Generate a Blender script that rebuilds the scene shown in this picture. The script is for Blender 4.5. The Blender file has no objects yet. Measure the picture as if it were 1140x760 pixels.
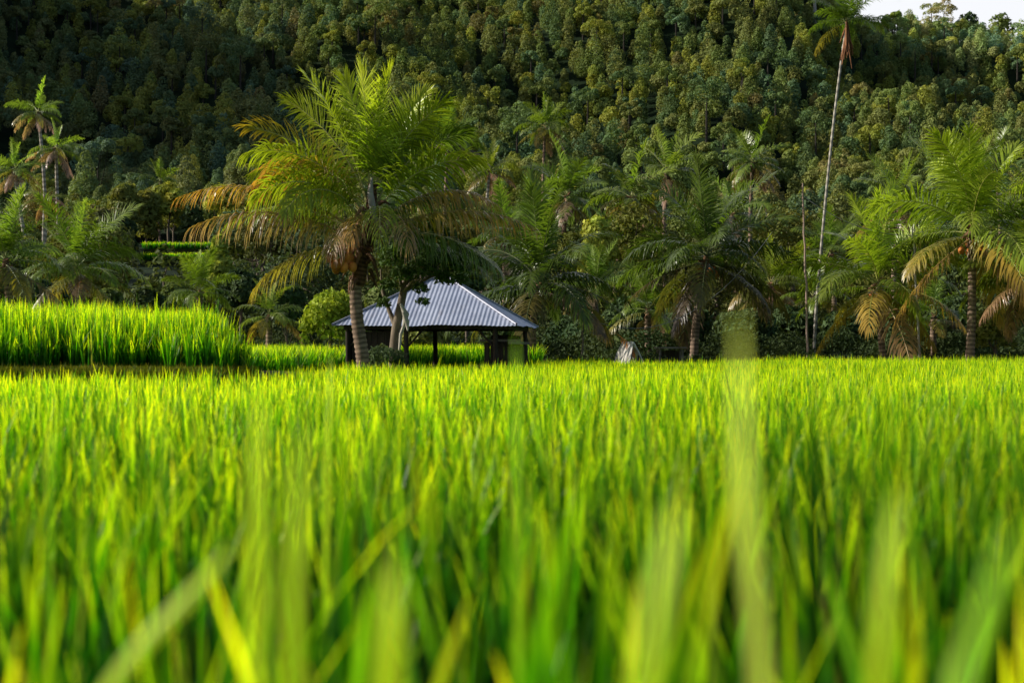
import bpy, math, random
import numpy as np
from mathutils import Vector

rng = np.random.default_rng(7)
random.seed(7)
scene = bpy.context.scene
COL = scene.collection
R = math.radians
F_PX = 1520.0                 # focal length in pixels of the 1140-wide photograph
CAM_Z = 1.11
HOR = 388.0


def P(px, py, d):
    """world position of a photograph pixel at depth d (camera looks along +y)"""
    return np.array([(px - 570.0) / F_PX * d, d, CAM_Z + (HOR - py) / F_PX * d])


def PX(x, d):
    return 570.0 + F_PX * x / d


def smooth(a, b, x):
    t = np.clip((np.asarray(x, float) - a) / (b - a), 0, 1)
    return t * t * (3 - 2 * t)


# ---------------------------------------------------------------- mesh building
class MB:
    def __init__(self):
        self.V, self.F, self.C, self.M = [], [], [], []
        self.n = 0

    def add(self, V, F, C=(1, 1, 1), m=0):
        V = np.asarray(V, float).reshape(-1, 3)
        F = np.asarray(F, np.int64).reshape(-1, 4)
        C = np.asarray(C, float)
        if C.ndim == 1:
            C = np.tile(C, (len(V), 1))
        self.V.append(V)
        self.F.append(F + self.n)
        self.C.append(C.reshape(-1, 3))
        self.M.append(np.full(len(F), m, np.int32))
        self.n += len(V)
        return self

    def mesh(self, name, mats, smooth_sh=False):
        V = np.concatenate(self.V)
        F = np.concatenate(self.F)
        C = np.concatenate(self.C)
        M = np.concatenate(self.M)
        me = bpy.data.meshes.new(name)
        me.vertices.add(len(V))
        me.vertices.foreach_set("co", V.astype(np.float32).ravel())
        me.loops.add(F.size)
        me.loops.foreach_set("vertex_index", F.astype(np.int32).ravel())
        me.polygons.add(len(F))
        me.polygons.foreach_set("loop_start", np.arange(0, F.size, 4, dtype=np.int32))
        for m in mats:
            me.materials.append(m)
        me.polygons.foreach_set("material_index", M)
        me.polygons.foreach_set("use_smooth", np.full(len(F), smooth_sh, dtype=bool))
        at = me.color_attributes.new("Col", "FLOAT_COLOR", "POINT")
        c4 = np.ones((len(V), 4), np.float32)
        c4[:, :3] = C
        at.data.foreach_set("color", c4.ravel())
        me.update(calc_edges=True)
        me.validate()
        return me


def link(name, me, parent=None, loc=None, rotz=None, scale=None, color=None):
    o = bpy.data.objects.new(name, me)
    COL.objects.link(o)
    if parent is not None:
        o.parent = parent
    if loc is not None:
        o.location = [float(v) for v in loc]
    if rotz is not None:
        o.rotation_euler = (0, 0, rotz)
    if scale is not None:
        o.scale = (scale,) * 3 if np.isscalar(scale) else tuple(scale)
    if color is not None:
        o.color = (*color, 1)
    return o


def tag(o, label=None, cat=None, group=None, kind=None):
    if label:
        o["label"] = label
    if cat:
        o["category"] = cat
    if group:
        o["group"] = group
    if kind:
        o["kind"] = kind
    return o


def empty(name, loc, label, cat, group=None, rotz=0.0):
    o = bpy.data.objects.new(name, None)
    COL.objects.link(o)
    o.location = [float(v) for v in loc]
    o.rotation_euler = (0, 0, rotz)
    o.empty_display_size = 0.3
    return tag(o, label, cat, group)


def tube(pts, rad, sides=8, ring=None):
    pts = np.asarray(pts, float)
    n = len(pts)
    rad = np.broadcast_to(np.asarray(rad, float), (n,))
    t = np.gradient(pts, axis=0)
    t /= np.linalg.norm(t, axis=1)[:, None] + 1e-9
    ref = np.where(np.abs(t[:, 2:3]) > 0.9, np.array([[1.0, 0, 0]]), np.array([[0, 0, 1.0]]))
    a = np.cross(t, ref)
    a /= np.linalg.norm(a, axis=1)[:, None]
    b = np.cross(t, a)
    an = np.linspace(0, 2 * np.pi, sides, endpoint=False)
    V = pts[:, None, :] + rad[:, None, None] * (np.cos(an)[None, :, None] * a[:, None, :] + np.sin(an)[None, :, None] * b[:, None, :])
    F = []
    for i in range(n - 1):
        for j in range(sides):
            k = (j + 1) % sides
            F.append((i * sides + j, i * sides + k, (i + 1) * sides + k, (i + 1) * sides + j))
    return V.reshape(-1, 3), np.array(F)


def box(c, s, rot=0.0):
    x, y, z = np.asarray(s, float) / 2
    V = np.array([[-x, -y, -z], [x, -y, -z], [x, y, -z], [-x, y, -z], [-x, -y, z], [x, -y, z], [x, y, z], [-x, y, z]])
    if rot:
        cr, sr = math.cos(rot), math.sin(rot)
        V[:, :2] = V[:, :2] @ np.array([[cr, sr], [-sr, cr]])
    F = [(0, 3, 2, 1), (4, 5, 6, 7), (0, 1, 5, 4), (1, 2, 6, 5), (2, 3, 7, 6), (3, 0, 4, 7)]
    return V + np.asarray(c, float), np.array(F)


def ball(c, r, seg=8, rings=6):
    th = np.linspace(0.02, np.pi - 0.02, rings + 1)
    ph = np.linspace(0, 2 * np.pi, seg, endpoint=False)
    V = np.stack([np.sin(th)[:, None] * np.cos(ph), np.sin(th)[:, None] * np.sin(ph), np.cos(th)[:, None] * np.ones(seg)], -1)
    V = V.reshape(-1, 3) * np.asarray(r, float) + np.asarray(c, float)
    F = [(i * seg + j, i * seg + (j + 1) % seg, (i + 1) * seg + (j + 1) % seg, (i + 1) * seg + j) for i in range(rings) for j in range(seg)]
    return V, np.array(F)


# ---------------------------------------------------------------- materials
def new_mat(name):
    m = bpy.data.materials.new(name)
    m.use_nodes = True
    nt = m.node_tree
    nt.nodes.clear()
    return m, nt, nt.nodes, nt.links


def leaf_mat(name, trans=0.35, rough=0.5, spec=0.3, tint=(1.15, 1.2, 0.55), gain=1.0, base_gain=(1, 1, 1)):
    m, nt, N, L = new_mat(name)
    at = N.new("ShaderNodeAttribute")
    at.attribute_name = "Col"
    oi = N.new("ShaderNodeObjectInfo")
    mul = N.new("ShaderNodeMix")
    mul.data_type = "RGBA"
    mul.blend_type = "MULTIPLY"
    mul.inputs[0].default_value = 1
    gn = N.new("ShaderNodeMix")
    gn.data_type = "RGBA"
    gn.blend_type = "MULTIPLY"
    gn.inputs[0].default_value = 1
    gn.inputs[7].default_value = (base_gain[0], base_gain[1], base_gain[2], 1)
    L.new(at.outputs["Color"], gn.inputs[6])
    L.new(gn.outputs[2], mul.inputs[6])
    L.new(oi.outputs["Color"], mul.inputs[7])
    pb = N.new("ShaderNodeBsdfPrincipled")
    pb.inputs["Roughness"].default_value = rough
    pb.inputs["Specular IOR Level"].default_value = spec
    L.new(mul.outputs[2], pb.inputs["Base Color"])
    tm = N.new("ShaderNodeMix")
    tm.data_type = "RGBA"
    tm.blend_type = "MULTIPLY"
    tm.inputs[0].default_value = 1
    tm.inputs[7].default_value = (tint[0] * gain, tint[1] * gain, tint[2] * gain, 1)
    L.new(mul.outputs[2], tm.inputs[6])
    tr = N.new("ShaderNodeBsdfTranslucent")
    L.new(tm.outputs[2], tr.inputs["Color"])
    mx = N.new("ShaderNodeMixShader")
    mx.inputs[0].default_value = trans
    L.new(pb.outputs[0], mx.inputs[1])
    L.new(tr.outputs[0], mx.inputs[2])
    out = N.new("ShaderNodeOutputMaterial")
    L.new(mx.outputs[0], out.inputs[0])
    return m


def solid_mat(name, c1, c2, scale=6.0, rough=0.8, metal=0.0, detail=6.0, use_col=False, stretch=(1, 1, 1), bump=0.0, spec=0.12):
    m, nt, N, L = new_mat(name)
    tc = N.new("ShaderNodeTexCoord")
    mp = N.new("ShaderNodeMapping")
    mp.inputs["Scale"].default_value = stretch
    L.new(tc.outputs["Object"], mp.inputs[0])
    nz = N.new("ShaderNodeTexNoise")
    nz.inputs["Scale"].default_value = scale
    nz.inputs["Detail"].default_value = detail
    nz.inputs["Roughness"].default_value = 0.65
    L.new(mp.outputs[0], nz.inputs[0])
    cr = N.new("ShaderNodeValToRGB")
    cr.color_ramp.elements[0].position = 0.32
    cr.color_ramp.elements[1].position = 0.68
    cr.color_ramp.elements[0].color = (*c1, 1)
    cr.color_ramp.elements[1].color = (*c2, 1)
    L.new(nz.outputs["Fac"], cr.inputs[0])
    col = cr.outputs[0]
    if use_col:
        at = N.new("ShaderNodeAttribute")
        at.attribute_name = "Col"
        mul = N.new("ShaderNodeMix")
        mul.data_type = "RGBA"
        mul.blend_type = "MULTIPLY"
        mul.inputs[0].default_value = 1
        L.new(col, mul.inputs[6])
        L.new(at.outputs["Color"], mul.inputs[7])
        col = mul.outputs[2]
    pb = N.new("ShaderNodeBsdfPrincipled")
    pb.inputs["Roughness"].default_value = rough
    pb.inputs["Metallic"].default_value = metal
    pb.inputs["Specular IOR Level"].default_value = spec
    L.new(col, pb.inputs["Base Color"])
    if bump:
        bp = N.new("ShaderNodeBump")
        bp.inputs["Strength"].default_value = bump
        L.new(nz.outputs["Fac"], bp.inputs["Height"])
        L.new(bp.outputs[0], pb.inputs["Normal"])
    out = N.new("ShaderNodeOutputMaterial")
    L.new(pb.outputs[0], out.inputs[0])
    return m


M_RICE = leaf_mat("rice_leaf", trans=0.58, rough=0.42, spec=0.26, tint=(1.25, 1.15, 0.35), gain=1.85)
M_FROND = leaf_mat("palm_leaflet", trans=0.36, rough=0.33, spec=0.45, tint=(1.05, 1.15, 0.40), gain=1.5, base_gain=(1.85, 1.5, 1.7))
M_RACHIS = leaf_mat("palm_rachis", trans=0.0, rough=0.5, spec=0.4)
M_FOL = leaf_mat("tree_foliage", trans=0.25, rough=0.65, spec=0.1, tint=(1.2, 1.15, 0.5))
M_GRASS = leaf_mat("bank_grass", trans=0.3, rough=0.6, spec=0.2)
M_BARK = solid_mat("grey_brown_bark", (0.10, 0.075, 0.055), (0.25, 0.20, 0.15), 9, stretch=(1, 1, 0.35), bump=0.4)
M_DBARK = solid_mat("dark_bark", (0.035, 0.028, 0.022), (0.085, 0.070, 0.055), 6)
M_PALMBARK = solid_mat("palm_bark", (0.13, 0.09, 0.065), (0.33, 0.24, 0.18), 7, use_col=True, stretch=(1, 1, 2.5), bump=0.3)
M_FIBRE = solid_mat("palm_fibre", (0.09, 0.05, 0.030), (0.28, 0.15, 0.08), 12, use_col=True, stretch=(1, 1, 0.4))
M_NUT = solid_mat("coconut_husk", (0.50, 0.15, 0.04), (0.68, 0.28, 0.07), 5, rough=0.45, use_col=True)
M_PALE = solid_mat("pale_bark", (0.34, 0.31, 0.27), (0.55, 0.50, 0.44), 4, use_col=True)
M_WOODD = solid_mat("weathered_dark_wood", (0.022, 0.018, 0.016), (0.07, 0.055, 0.045), 7, stretch=(1, 1, 0.12), bump=0.2)
M_WOODP = solid_mat("grey_weathered_wood", (0.10, 0.085, 0.07), (0.24, 0.20, 0.17), 8, stretch=(0.3, 1, 1), bump=0.2)
M_POLE = solid_mat("bare_pole_wood", (0.30, 0.20, 0.16), (0.46, 0.33, 0.27), 5, stretch=(1, 1, 0.3))
M_METAL = solid_mat("galvanised_roofing", (0.40, 0.44, 0.57), (0.56, 0.60, 0.74), 1.6, rough=0.42, metal=0.35, spec=0.5)
_nt = M_METAL.node_tree
_pb = [n for n in _nt.nodes if n.type == "BSDF_PRINCIPLED"][0]
_src = _pb.inputs["Base Color"].links[0].from_socket
_tc = _nt.nodes.new("ShaderNodeTexCoord")
_mp = _nt.nodes.new("ShaderNodeMapping")
_mp.inputs["Scale"].default_value = (3.5, 0.7, 0.7)
_nz = _nt.nodes.new("ShaderNodeTexNoise")
_nz.inputs["Scale"].default_value = 1.4
_nz.inputs["Detail"].default_value = 8
_nz.inputs["Roughness"].default_value = 0.7
_cr = _nt.nodes.new("ShaderNodeValToRGB")
_cr.color_ramp.elements[0].position = 0.54
_cr.color_ramp.elements[1].position = 0.72
_cr.color_ramp.elements[1].color = (0.55, 0.55, 0.55, 1)
_mx = _nt.nodes.new("ShaderNodeMix")
_mx.data_type = "RGBA"
_mx.inputs[7].default_value = (0.13, 0.085, 0.065, 1)
_nt.links.new(_tc.outputs["Object"], _mp.inputs[0])
_nt.links.new(_mp.outputs[0], _nz.inputs[0])
_nt.links.new(_nz.outputs["Fac"], _cr.inputs[0])
_nt.links.new(_cr.outputs[0], _mx.inputs[0])
_nt.links.new(_src, _mx.inputs[6])
_nt.links.new(_mx.outputs[2], _pb.inputs["Base Color"])
M_RIDGE = solid_mat("galvanised_ridge", (0.24, 0.25, 0.32), (0.34, 0.35, 0.42), 3, rough=0.4, metal=0.3)
M_THATCH = solid_mat("bleached_thatch", (0.50, 0.46, 0.42), (0.80, 0.76, 0.70), 14, stretch=(1, 1, 0.15), bump=0.4)
M_WIRE = solid_mat("cable", (0.20, 0.20, 0.20), (0.30, 0.30, 0.30), 3, rough=0.5)
M_SOIL = solid_mat("paddy_mud", (0.018, 0.022, 0.010), (0.045, 0.040, 0.022), 1.5, rough=0.7, bump=0.3)
M_BANK = solid_mat("grassy_bank_soil", (0.016, 0.026, 0.008), (0.050, 0.048, 0.018), 5, bump=0.5)
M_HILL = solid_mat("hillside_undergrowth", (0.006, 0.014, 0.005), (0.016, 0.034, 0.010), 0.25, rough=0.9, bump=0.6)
M_FAR = solid_mat("far_mountain_forest", (0.022, 0.036, 0.062), (0.034, 0.052, 0.085), 0.02, rough=1.0)  # forest colour with the blue of distance haze painted in

# ---------------------------------------------------------------- terrain
PY = [43, 60, 100, 150, 200, 240, 300, 360, 450, 560, 650, 900]
PZ = [0.0, 0.6, 3.2, 10.5, 17, 26, 56, 88, 140, 195, 225, 240]
QY = [43, 60, 100, 150, 200, 240, 300, 360, 420, 480, 600, 900]
QZ = [0.0, 0.6, 3.2, 9.5, 15, 24, 46, 67, 84, 68, 50, 20]


def terrain(x, y):
    x = np.asarray(x, float)
    y = np.asarray(y, float)
    p = np.interp(y, PY, PZ)
    q = np.interp(y, QY, QZ)
    w = smooth(0.215, 0.275, x / np.maximum(y, 1))
    p = np.where(x > 30, np.minimum(p, np.maximum(60, 0.262 * y)), p)
    z = p * (1 - w) + q * w
    z = z + 15 * np.exp(-((x - 116) / 20) ** 2) * smooth(350, 412, y) * (1 - smooth(430, 500, y))
    amp = smooth(180, 280, y)
    z = z + amp * (4.5 * np.sin(x * 0.055 + 0.6 + y * 0.012) + 2.6 * np.sin(x * 0.12 + y * 0.05 + 2) + 1.8 * np.sin(x * 0.031 - y * 0.07))
    z = z - amp * 9 * np.exp(-((x - 78 - (y - 330) * 0.33) / 9.0) ** 2) * (1 - smooth(350, 390, y))
    z = z + np.maximum(0, 136 - p) * np.exp(-((x + 190) / 36.0) ** 2) * smooth(205, 255, y)  # unseen ridge added beyond the left edge, raised to shadow the slope
    z = z * smooth(43, 50, y)
    return z


def grid_mesh(name, xs, ys, zf, mat, sm=True):
    X, Y = np.meshgrid(xs, ys)
    Z = zf(X, Y)
    V = np.stack([X, Y, Z], -1).reshape(-1, 3)
    nx, ny = len(xs), len(ys)
    I = np.arange(nx * ny).reshape(ny, nx)
    F = np.stack([I[:-1, :-1], I[:-1, 1:], I[1:, 1:], I[1:, :-1]], -1).reshape(-1, 4)
    return MB().add(V, F).mesh(name, [mat], sm)


ground = link("ground", grid_mesh("ground", np.linspace(-3000, 3000, 41), np.linspace(-3000, 3000, 41), lambda x, y: 0 * x - 0.03, M_SOIL))
tag(ground, "dark muddy paddy soil under the rice", kind="structure")
ys = np.concatenate([np.arange(43, 200, 3.0), np.arange(200, 460, 3.5), np.arange(460, 920, 15)])
xs = np.concatenate([np.arange(-420, -230, 12), np.arange(-230, 260, 3.5), np.arange(260, 480, 14)])
hill = link("hillside", grid_mesh("hillside", xs, ys, lambda x, y: terrain(x, y) + 0.01, M_HILL))
tag(hill, "steep forested hillside rising behind the palm grove", kind="structure")


def far_z(x, y):
    a = x / y
    return 1500 * np.interp(a, [-0.1, 0.10, 0.20, 0.235, 0.257, 0.273, 0.30, 0.36, 0.5], [0.30, 0.30, 0.262, 0.252, 0.244, 0.235, 0.20, 0.10, 0.0]) * (1 - np.abs(y - 1500) / 500) + 8 * np.sin(x * 0.05)


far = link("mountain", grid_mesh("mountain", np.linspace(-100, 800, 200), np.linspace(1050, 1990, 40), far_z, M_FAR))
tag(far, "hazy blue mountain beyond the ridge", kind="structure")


# ---------------------------------------------------------------- rice
def rice(bases, z0, h_mean, n_per, width, K, seed, lean=0.16, h_sd=0.07, tall=0.0, spread=0.05, tone=1.0, yf=0.5):
    """rice blades growing from hill centres; returns V, F, C"""
    r = np.random.default_rng(seed)
    nb = len(bases)
    N = nb * n_per
    b = np.repeat(bases, n_per, axis=0)
    zz = np.repeat(np.broadcast_to(np.asarray(z0, float), (nb,)), n_per)
    az = r.uniform(0, 2 * np.pi, N)
    rad = r.uniform(0, 1, N) ** 0.7
    x0 = b[:, 0] + np.cos(az) * rad * spread
    y0 = b[:, 1] + np.sin(az) * rad * spread
    hm = h_mean if np.isscalar(h_mean) else np.repeat(h_mean, n_per)
    hillh = np.repeat(r.normal(0, 0.035, nb), n_per)
    H = np.clip(hm * (1.04 - 0.36 * r.uniform(0, 1, N) ** 1.3) + hillh + r.normal(0, h_sd, N) * 0.6, 0.25, None)
    kick = r.uniform(0, 1, N)
    H = H + tall * np.where(kick > 0.985, r.uniform(0.04, 0.16, N), 0)
    ln = np.abs(r.normal(0, lean, N)) + 0.02
    la = az + r.normal(0, 0.7, N)
    t = np.linspace(0, 1, K + 1)
    s = t ** 2.2
    dx = (ln * np.cos(la))[:, None] * s + 0.01
    dy = (ln * np.sin(la))[:, None] * s
    sag = (ln ** 2 * 1.2)[:, None] * t ** 3
    px = x0[:, None] + dx
    py = y0[:, None] + dy
    pz = zz[:, None] + H[:, None] * (0.04 + 0.96 * t) - sag * np.where(r.uniform(0, 1, N) > 0.85, 1.9, 0.6)[:, None]
    fa = r.uniform(0, 2 * np.pi, N)
    w = width * r.uniform(0.65, 1.2, N)
    prof = np.interp(t, [0, 0.25, 0.6, 0.85, 1.0], [0.45, 0.85, 1.0, 0.62, 0.03])
    tw = fa[:, None] + t * r.normal(0, 0.5, N)[:, None]
    wx = np.cos(tw) * (w[:, None] * prof) / 2
    wy = np.sin(tw) * (w[:, None] * prof) / 2
    A = np.stack([px - wx, py - wy, pz], -1)
    B = np.stack([px + wx, py + wy, pz], -1)
    V = np.stack([A, B], 2)                       # N,K+1,2,3
    idx = np.arange(N * (K + 1) * 2).reshape(N, K + 1, 2)
    F = np.stack([idx[:, :-1, 0], idx[:, :-1, 1], idx[:, 1:, 1], idx[:, 1:, 0]], -1).reshape(-1, 4)
    low = np.array([0.006, 0.070, 0.002])  # deep green base, darkened further to carry shade among the stems
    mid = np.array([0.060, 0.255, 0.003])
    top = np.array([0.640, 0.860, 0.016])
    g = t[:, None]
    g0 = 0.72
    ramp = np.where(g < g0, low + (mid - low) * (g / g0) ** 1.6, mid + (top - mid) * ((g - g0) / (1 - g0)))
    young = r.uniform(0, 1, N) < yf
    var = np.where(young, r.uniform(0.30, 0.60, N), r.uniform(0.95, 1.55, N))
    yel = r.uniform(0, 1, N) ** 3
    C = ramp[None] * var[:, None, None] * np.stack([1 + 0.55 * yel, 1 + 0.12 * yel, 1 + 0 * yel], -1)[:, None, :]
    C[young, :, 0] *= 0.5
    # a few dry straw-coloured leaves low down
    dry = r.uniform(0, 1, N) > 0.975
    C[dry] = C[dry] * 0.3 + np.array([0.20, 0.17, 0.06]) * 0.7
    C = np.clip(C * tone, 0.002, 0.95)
    C = np.repeat(C[:, :, None, :], 2, axis=2)
    return V.reshape(-1, 3), F, C.reshape(-1, 3)


def hills(x0, x1, y0, y1, sp, seed, keep=None):
    r = np.random.default_rng(seed)
    gx = np.arange(x0, x1, sp)
    gy = np.arange(y0, y1, sp)
    X, Y = np.meshgrid(gx, gy)
    X = X + r.uniform(-0.35, 0.35, X.shape) * sp
    Y = Y + r.uniform(-0.35, 0.35, X.shape) * sp
    b = np.stack([X.ravel(), Y.ravel()], -1)
    if keep is not None:
        b = b[keep(b[:, 0], b[:, 1])]
    return b


def field_h(b):
    """gentle height patches over the paddy; taller at the far right edge"""
    x, y = b[:, 0], b[:, 1]
    h = 0.745 + 0.03 * np.sin(x * 0.9 + 1.3 * np.sin(y * 0.5)) + 0.025 * np.sin(y * 1.1 + x * 0.3)
    return h + 0.10 * smooth(5, 9, x) * smooth(31, 37, y)


def main_field(x, y):
    vis = np.abs(x) < 0.40 * np.maximum(y, 0) + 2.2
    edge = np.where(x < -3.9, 20.1 - 0.03 * (x + 4), np.where(x < 0.6, 33.6, 42.2))
    near_cam = (x ** 2 + y ** 2) > 0.55 ** 2
    right_of_step = (x > -4.9 + 0.05 * y) & (y < 32.5) & (y > 20)
    return vis & near_cam & ((y < edge) | right_of_step & (x > -5.2) & (y < 31.6))


rb = MB()
b = hills(-3.5, 3.5, -0.8, 1.9, 0.25, 8, main_field)
rb.add(*rice(b, -0.02, field_h(b) - 0.03, 5, 0.0180, 8, 18, lean=0.10, tall=1.0, spread=0.08, tone=np.array([0.40, 0.50, 0.55]), yf=0.65))  # closest blades coloured darker, shade inside the crop put into the tone
b = hills(-2.0, 2.0, 0.60, 2.3, 0.31, 9, main_field)          # scattered taller tufts close to the lens
rb.add(*rice(b, -0.02, 0.86 + np.random.default_rng(3).uniform(0, 0.15, len(b)), 3, 0.0250, 8, 19, lean=0.17, spread=0.06, tone=np.array([1.75, 1.40, 1.2]), yf=0.2))
b = hills(-4.5, 4.5, 1.9, 4.2, 0.21, 1, main_field)
rb.add(*rice(b, -0.02, field_h(b) - 0.01, 6, 0.0180, 7, 11, lean=0.09, tall=2.0, spread=0.07, tone=np.array([0.52, 0.60, 0.65]), yf=0.6))  # crop shade painted in here too by a darker tone
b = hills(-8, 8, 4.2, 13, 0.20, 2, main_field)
rb.add(*rice(b, -0.02, field_h(b), 12, 0.0150, 5, 12, lean=0.09, tall=1.6, spread=0.07, yf=0.58, tone=np.interp(np.repeat(np.repeat(b[:, 1], 12), 1), [4, 11], [0.66, 1.0])[:, None, None]))  # tone falls towards the camera, continuing the painted crop shade
b = hills(-16, 20, 13, 42.5, 0.23, 3, main_field)
rb.add(*rice(b, -0.02, field_h(b), 14, 0.021, 4, 13, lean=0.09, spread=0.08, tall=1.0, yf=0.38))
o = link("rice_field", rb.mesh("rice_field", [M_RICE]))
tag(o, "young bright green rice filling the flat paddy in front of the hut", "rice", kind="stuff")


# --- the raised terrace on the left, with its bank
def terrace_edge_x(y):
    return -4.45 - 0.21 * (y - 21)


tb = MB()
# bank: sloped front and right side, flat top
fx = np.array([-22, -18, -14, -11, -9, -7, -5.4, -4.4, -3.75, -3.5])
rows = []
for k, (oy, zz) in enumerate([(20.35, 0.0), (20.45, 0.40), (20.62, 0.54), (20.95, 0.60), (26, 0.62), (30.5, 0.60), (31.3, 0.0)]):
    rows.append([(x + (0.9 * smooth(-5.6, -3.5, x) * (-0.25 if k < 3 else -0.1)), oy + 1.0 * smooth(-4.8, -3.5, x) * (1 if k < 4 else 0), zz * (1.0 if x < -4.0 else (0.75 if x < -3.6 else 0.0)) + (0.03 * math.sin(x * 3.1 + k) if 0 < k < 6 else 0)) for x in fx])
V = np.array(rows).reshape(-1, 3)
nx = len(fx)
F = [(i * nx + j, i * nx + j + 1, (i + 1) * nx + j + 1, (i + 1) * nx + j) for i in range(len(rows) - 1) for j in range(nx - 1)]
tb.add(V, F)
o = link("terrace_bank", tb.mesh("terrace_bank", [M_BANK], True))
tag(o, "low earthen bank holding up the raised rice terrace on the left", kind="structure")

b = hills(-17, -3.9, 21.15, 30.2, 0.20, 4, lambda x, y: x < terrace_edge_x(y) + 0.45 + 0.18 * np.sin(y * 2) - 0.2 * np.abs(np.sin(x * 5 + y * 7)), )
b = b[b[:, 1] > 21.2 + 0.16 * np.sin(b[:, 0] * 1.7) + 0.12 * np.sin(b[:, 0] * 4.3 + 1)]
_q = (terrace_edge_x(b[:, 1]) - b[:, 0]) / 0.9
b = b[(_q > 0.9) | (np.random.default_rng(12).uniform(0, 1, len(b)) < 0.45 + 0.55 * _q)]
_q = smooth(-0.5, 0.3, terrace_edge_x(b[:, 1]) - b[:, 0])
th_h = (0.62 + 0.66 * _q) * (0.70 + 0.30 * smooth(21.2, 22.3, b[:, 1])) + 0.05 * np.sin(b[:, 0] * 1.3) + 0.03 * np.sin(b[:, 0] * 3.1 + b[:, 1])
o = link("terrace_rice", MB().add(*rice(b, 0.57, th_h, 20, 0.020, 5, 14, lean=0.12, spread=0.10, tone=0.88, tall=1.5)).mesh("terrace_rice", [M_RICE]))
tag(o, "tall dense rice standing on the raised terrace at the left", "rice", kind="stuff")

# second step behind: beside and behind the hut
t2 = MB()
for (x0, x1, y0, y1, z) in [(-18, -5.1, 33.0, 52, 0.36), (-5.1, 1.2, 43.2, 52, 0.42)]:
    t2.add(*box(((x0 + x1) / 2, (y0 + y1) / 2, z / 2 - 0.05), (x1 - x0 - 0.01, y1 - y0, z + 0.1)))
o = link("rice_terrace_step", t2.mesh("rice_terrace_step", [M_BANK]))
tag(o, "second low earth step behind the hut", kind="structure")
b1 = hills(-17, -5.2, 33.1, 51, 0.23, 5)
b2 = hills(-5.2, 1.0, 43.4, 51, 0.23, 6)
mb = MB()
mb.add(*rice(b1, 0.34, 0.84, 14, 0.022, 4, 15, lean=0.17, spread=0.09, tone=0.95))
mb.add(*rice(b2, 0.40, 0.84, 14, 0.022, 4, 16, lean=0.17, spread=0.09, tone=1.0))
o = link("rice_behind_hut", mb.mesh("rice_behind_hut", [M_RICE]))
tag(o, "rice on the second step seen beneath and left of the hut roof", "rice", kind="stuff")

# short rough grass on the bank
bb = np.stack([rng.uniform(-17, -3.4, 6500), rng.uniform(20.35, 21.5, 6500)], -1)
bz = 0.02 + np.interp(bb[:, 1] - 1.0 * smooth(-4.8, -3.5, bb[:, 0]), [20.35, 20.45, 20.62, 20.95], [0.0, 0.40, 0.54, 0.60]) * np.where(bb[:, 0] < -4, 0.97, 0.7)
v, f, c = rice(bb, bz, 0.24, 8, 0.014, 3, 17, lean=0.12, spread=0.12, h_sd=0.03)
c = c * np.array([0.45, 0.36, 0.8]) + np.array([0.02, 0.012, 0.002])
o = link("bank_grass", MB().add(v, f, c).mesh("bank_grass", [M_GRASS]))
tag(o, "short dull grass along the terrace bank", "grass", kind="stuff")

# far bright terrace on the lower hill
ft = MB()
fr = MB()
for i, (pxa, pxb, pyt, d) in enumerate([(160, 236, 269, 152), (156, 238, 281, 147)]):
    a, c_ = P(pxa, pyt, d), P(pxb, pyt, d)
    top = a[2] - 0.8
    ft.add(*box(((a[0] + c_[0]) / 2, d + 2.4, top / 2), (c_[0] - a[0], 5.0, top)))
    b = hills(a[0], c_[0], d - 0.2, d + 4.6, 0.34, 60 + i)
    fr.add(*rice(b, top, 0.85, 9, 0.07, 3, 70 + i, lean=0.2, spread=0.18))
o = link("hillside_terrace", ft.mesh("hillside_terrace", [M_BANK]))
tag(o, "stepped terrace cut into the lower hillside", kind="structure")
o = link("hillside_terrace_rice", fr.mesh("hillside_terrace_rice", [M_RICE]))
tag(o, "small bright green rice terrace far off at the foot of the hill", "rice", kind="stuff")


# a few single rice leaves standing close in front, each a thing of its own
def rice_leaf(pts, w, col, label):
    pts = np.array([P(*p) for p in pts])
    n = 14
    t = np.linspace(0, 1, len(pts))
    tt = np.linspace(0, 1, n + 1)
    q = np.stack([np.interp(tt, t, pts[:, k]) for k in range(3)], -1)
    for _ in range(3):
        q[1:-1] = (q[:-2] + 2 * q[1:-1] + q[2:]) / 4
    prof = np.interp(tt, [0, 0.3, 0.7, 0.9, 1], [0.7, 1, 0.85, 0.5, 0.04])
    tan = np.gradient(q, axis=0)
    tan /= np.linalg.norm(tan, axis=1)[:, None]
    side = np.cross(tan, np.array([0.75, 0.75, 0.1]))
    side /= np.linalg.norm(side, axis=1)[:, None]
    nrm = np.cross(side, tan)
    w = w * 1.1
    wv = side * (w * prof / 2)[:, None]
    fold = nrm * (w * prof * 0.14)[:, None]
    V = np.stack([q - wv + fold, q, q + wv + fold], 1).reshape(-1, 3)
    I = np.arange(len(V)).reshape(-1, 3)
    F = np.concatenate([np.stack([I[:-1, k], I[:-1, k + 1], I[1:, k + 1], I[1:, k]], -1) for k in (0, 1)])
    C = np.asarray(col)[None] * np.linspace(0.75, 1.1, n + 1)[:, None]
    C = np.repeat(C, 3, axis=0)
    base = q[0].copy()
    o = link("rice_leaf", MB().add(V - base, F, C).mesh("rice_leaf", [M_RICE], True), loc=base)
    return tag(o, label, "rice leaf", "single rice leaves close to the camera")


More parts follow.
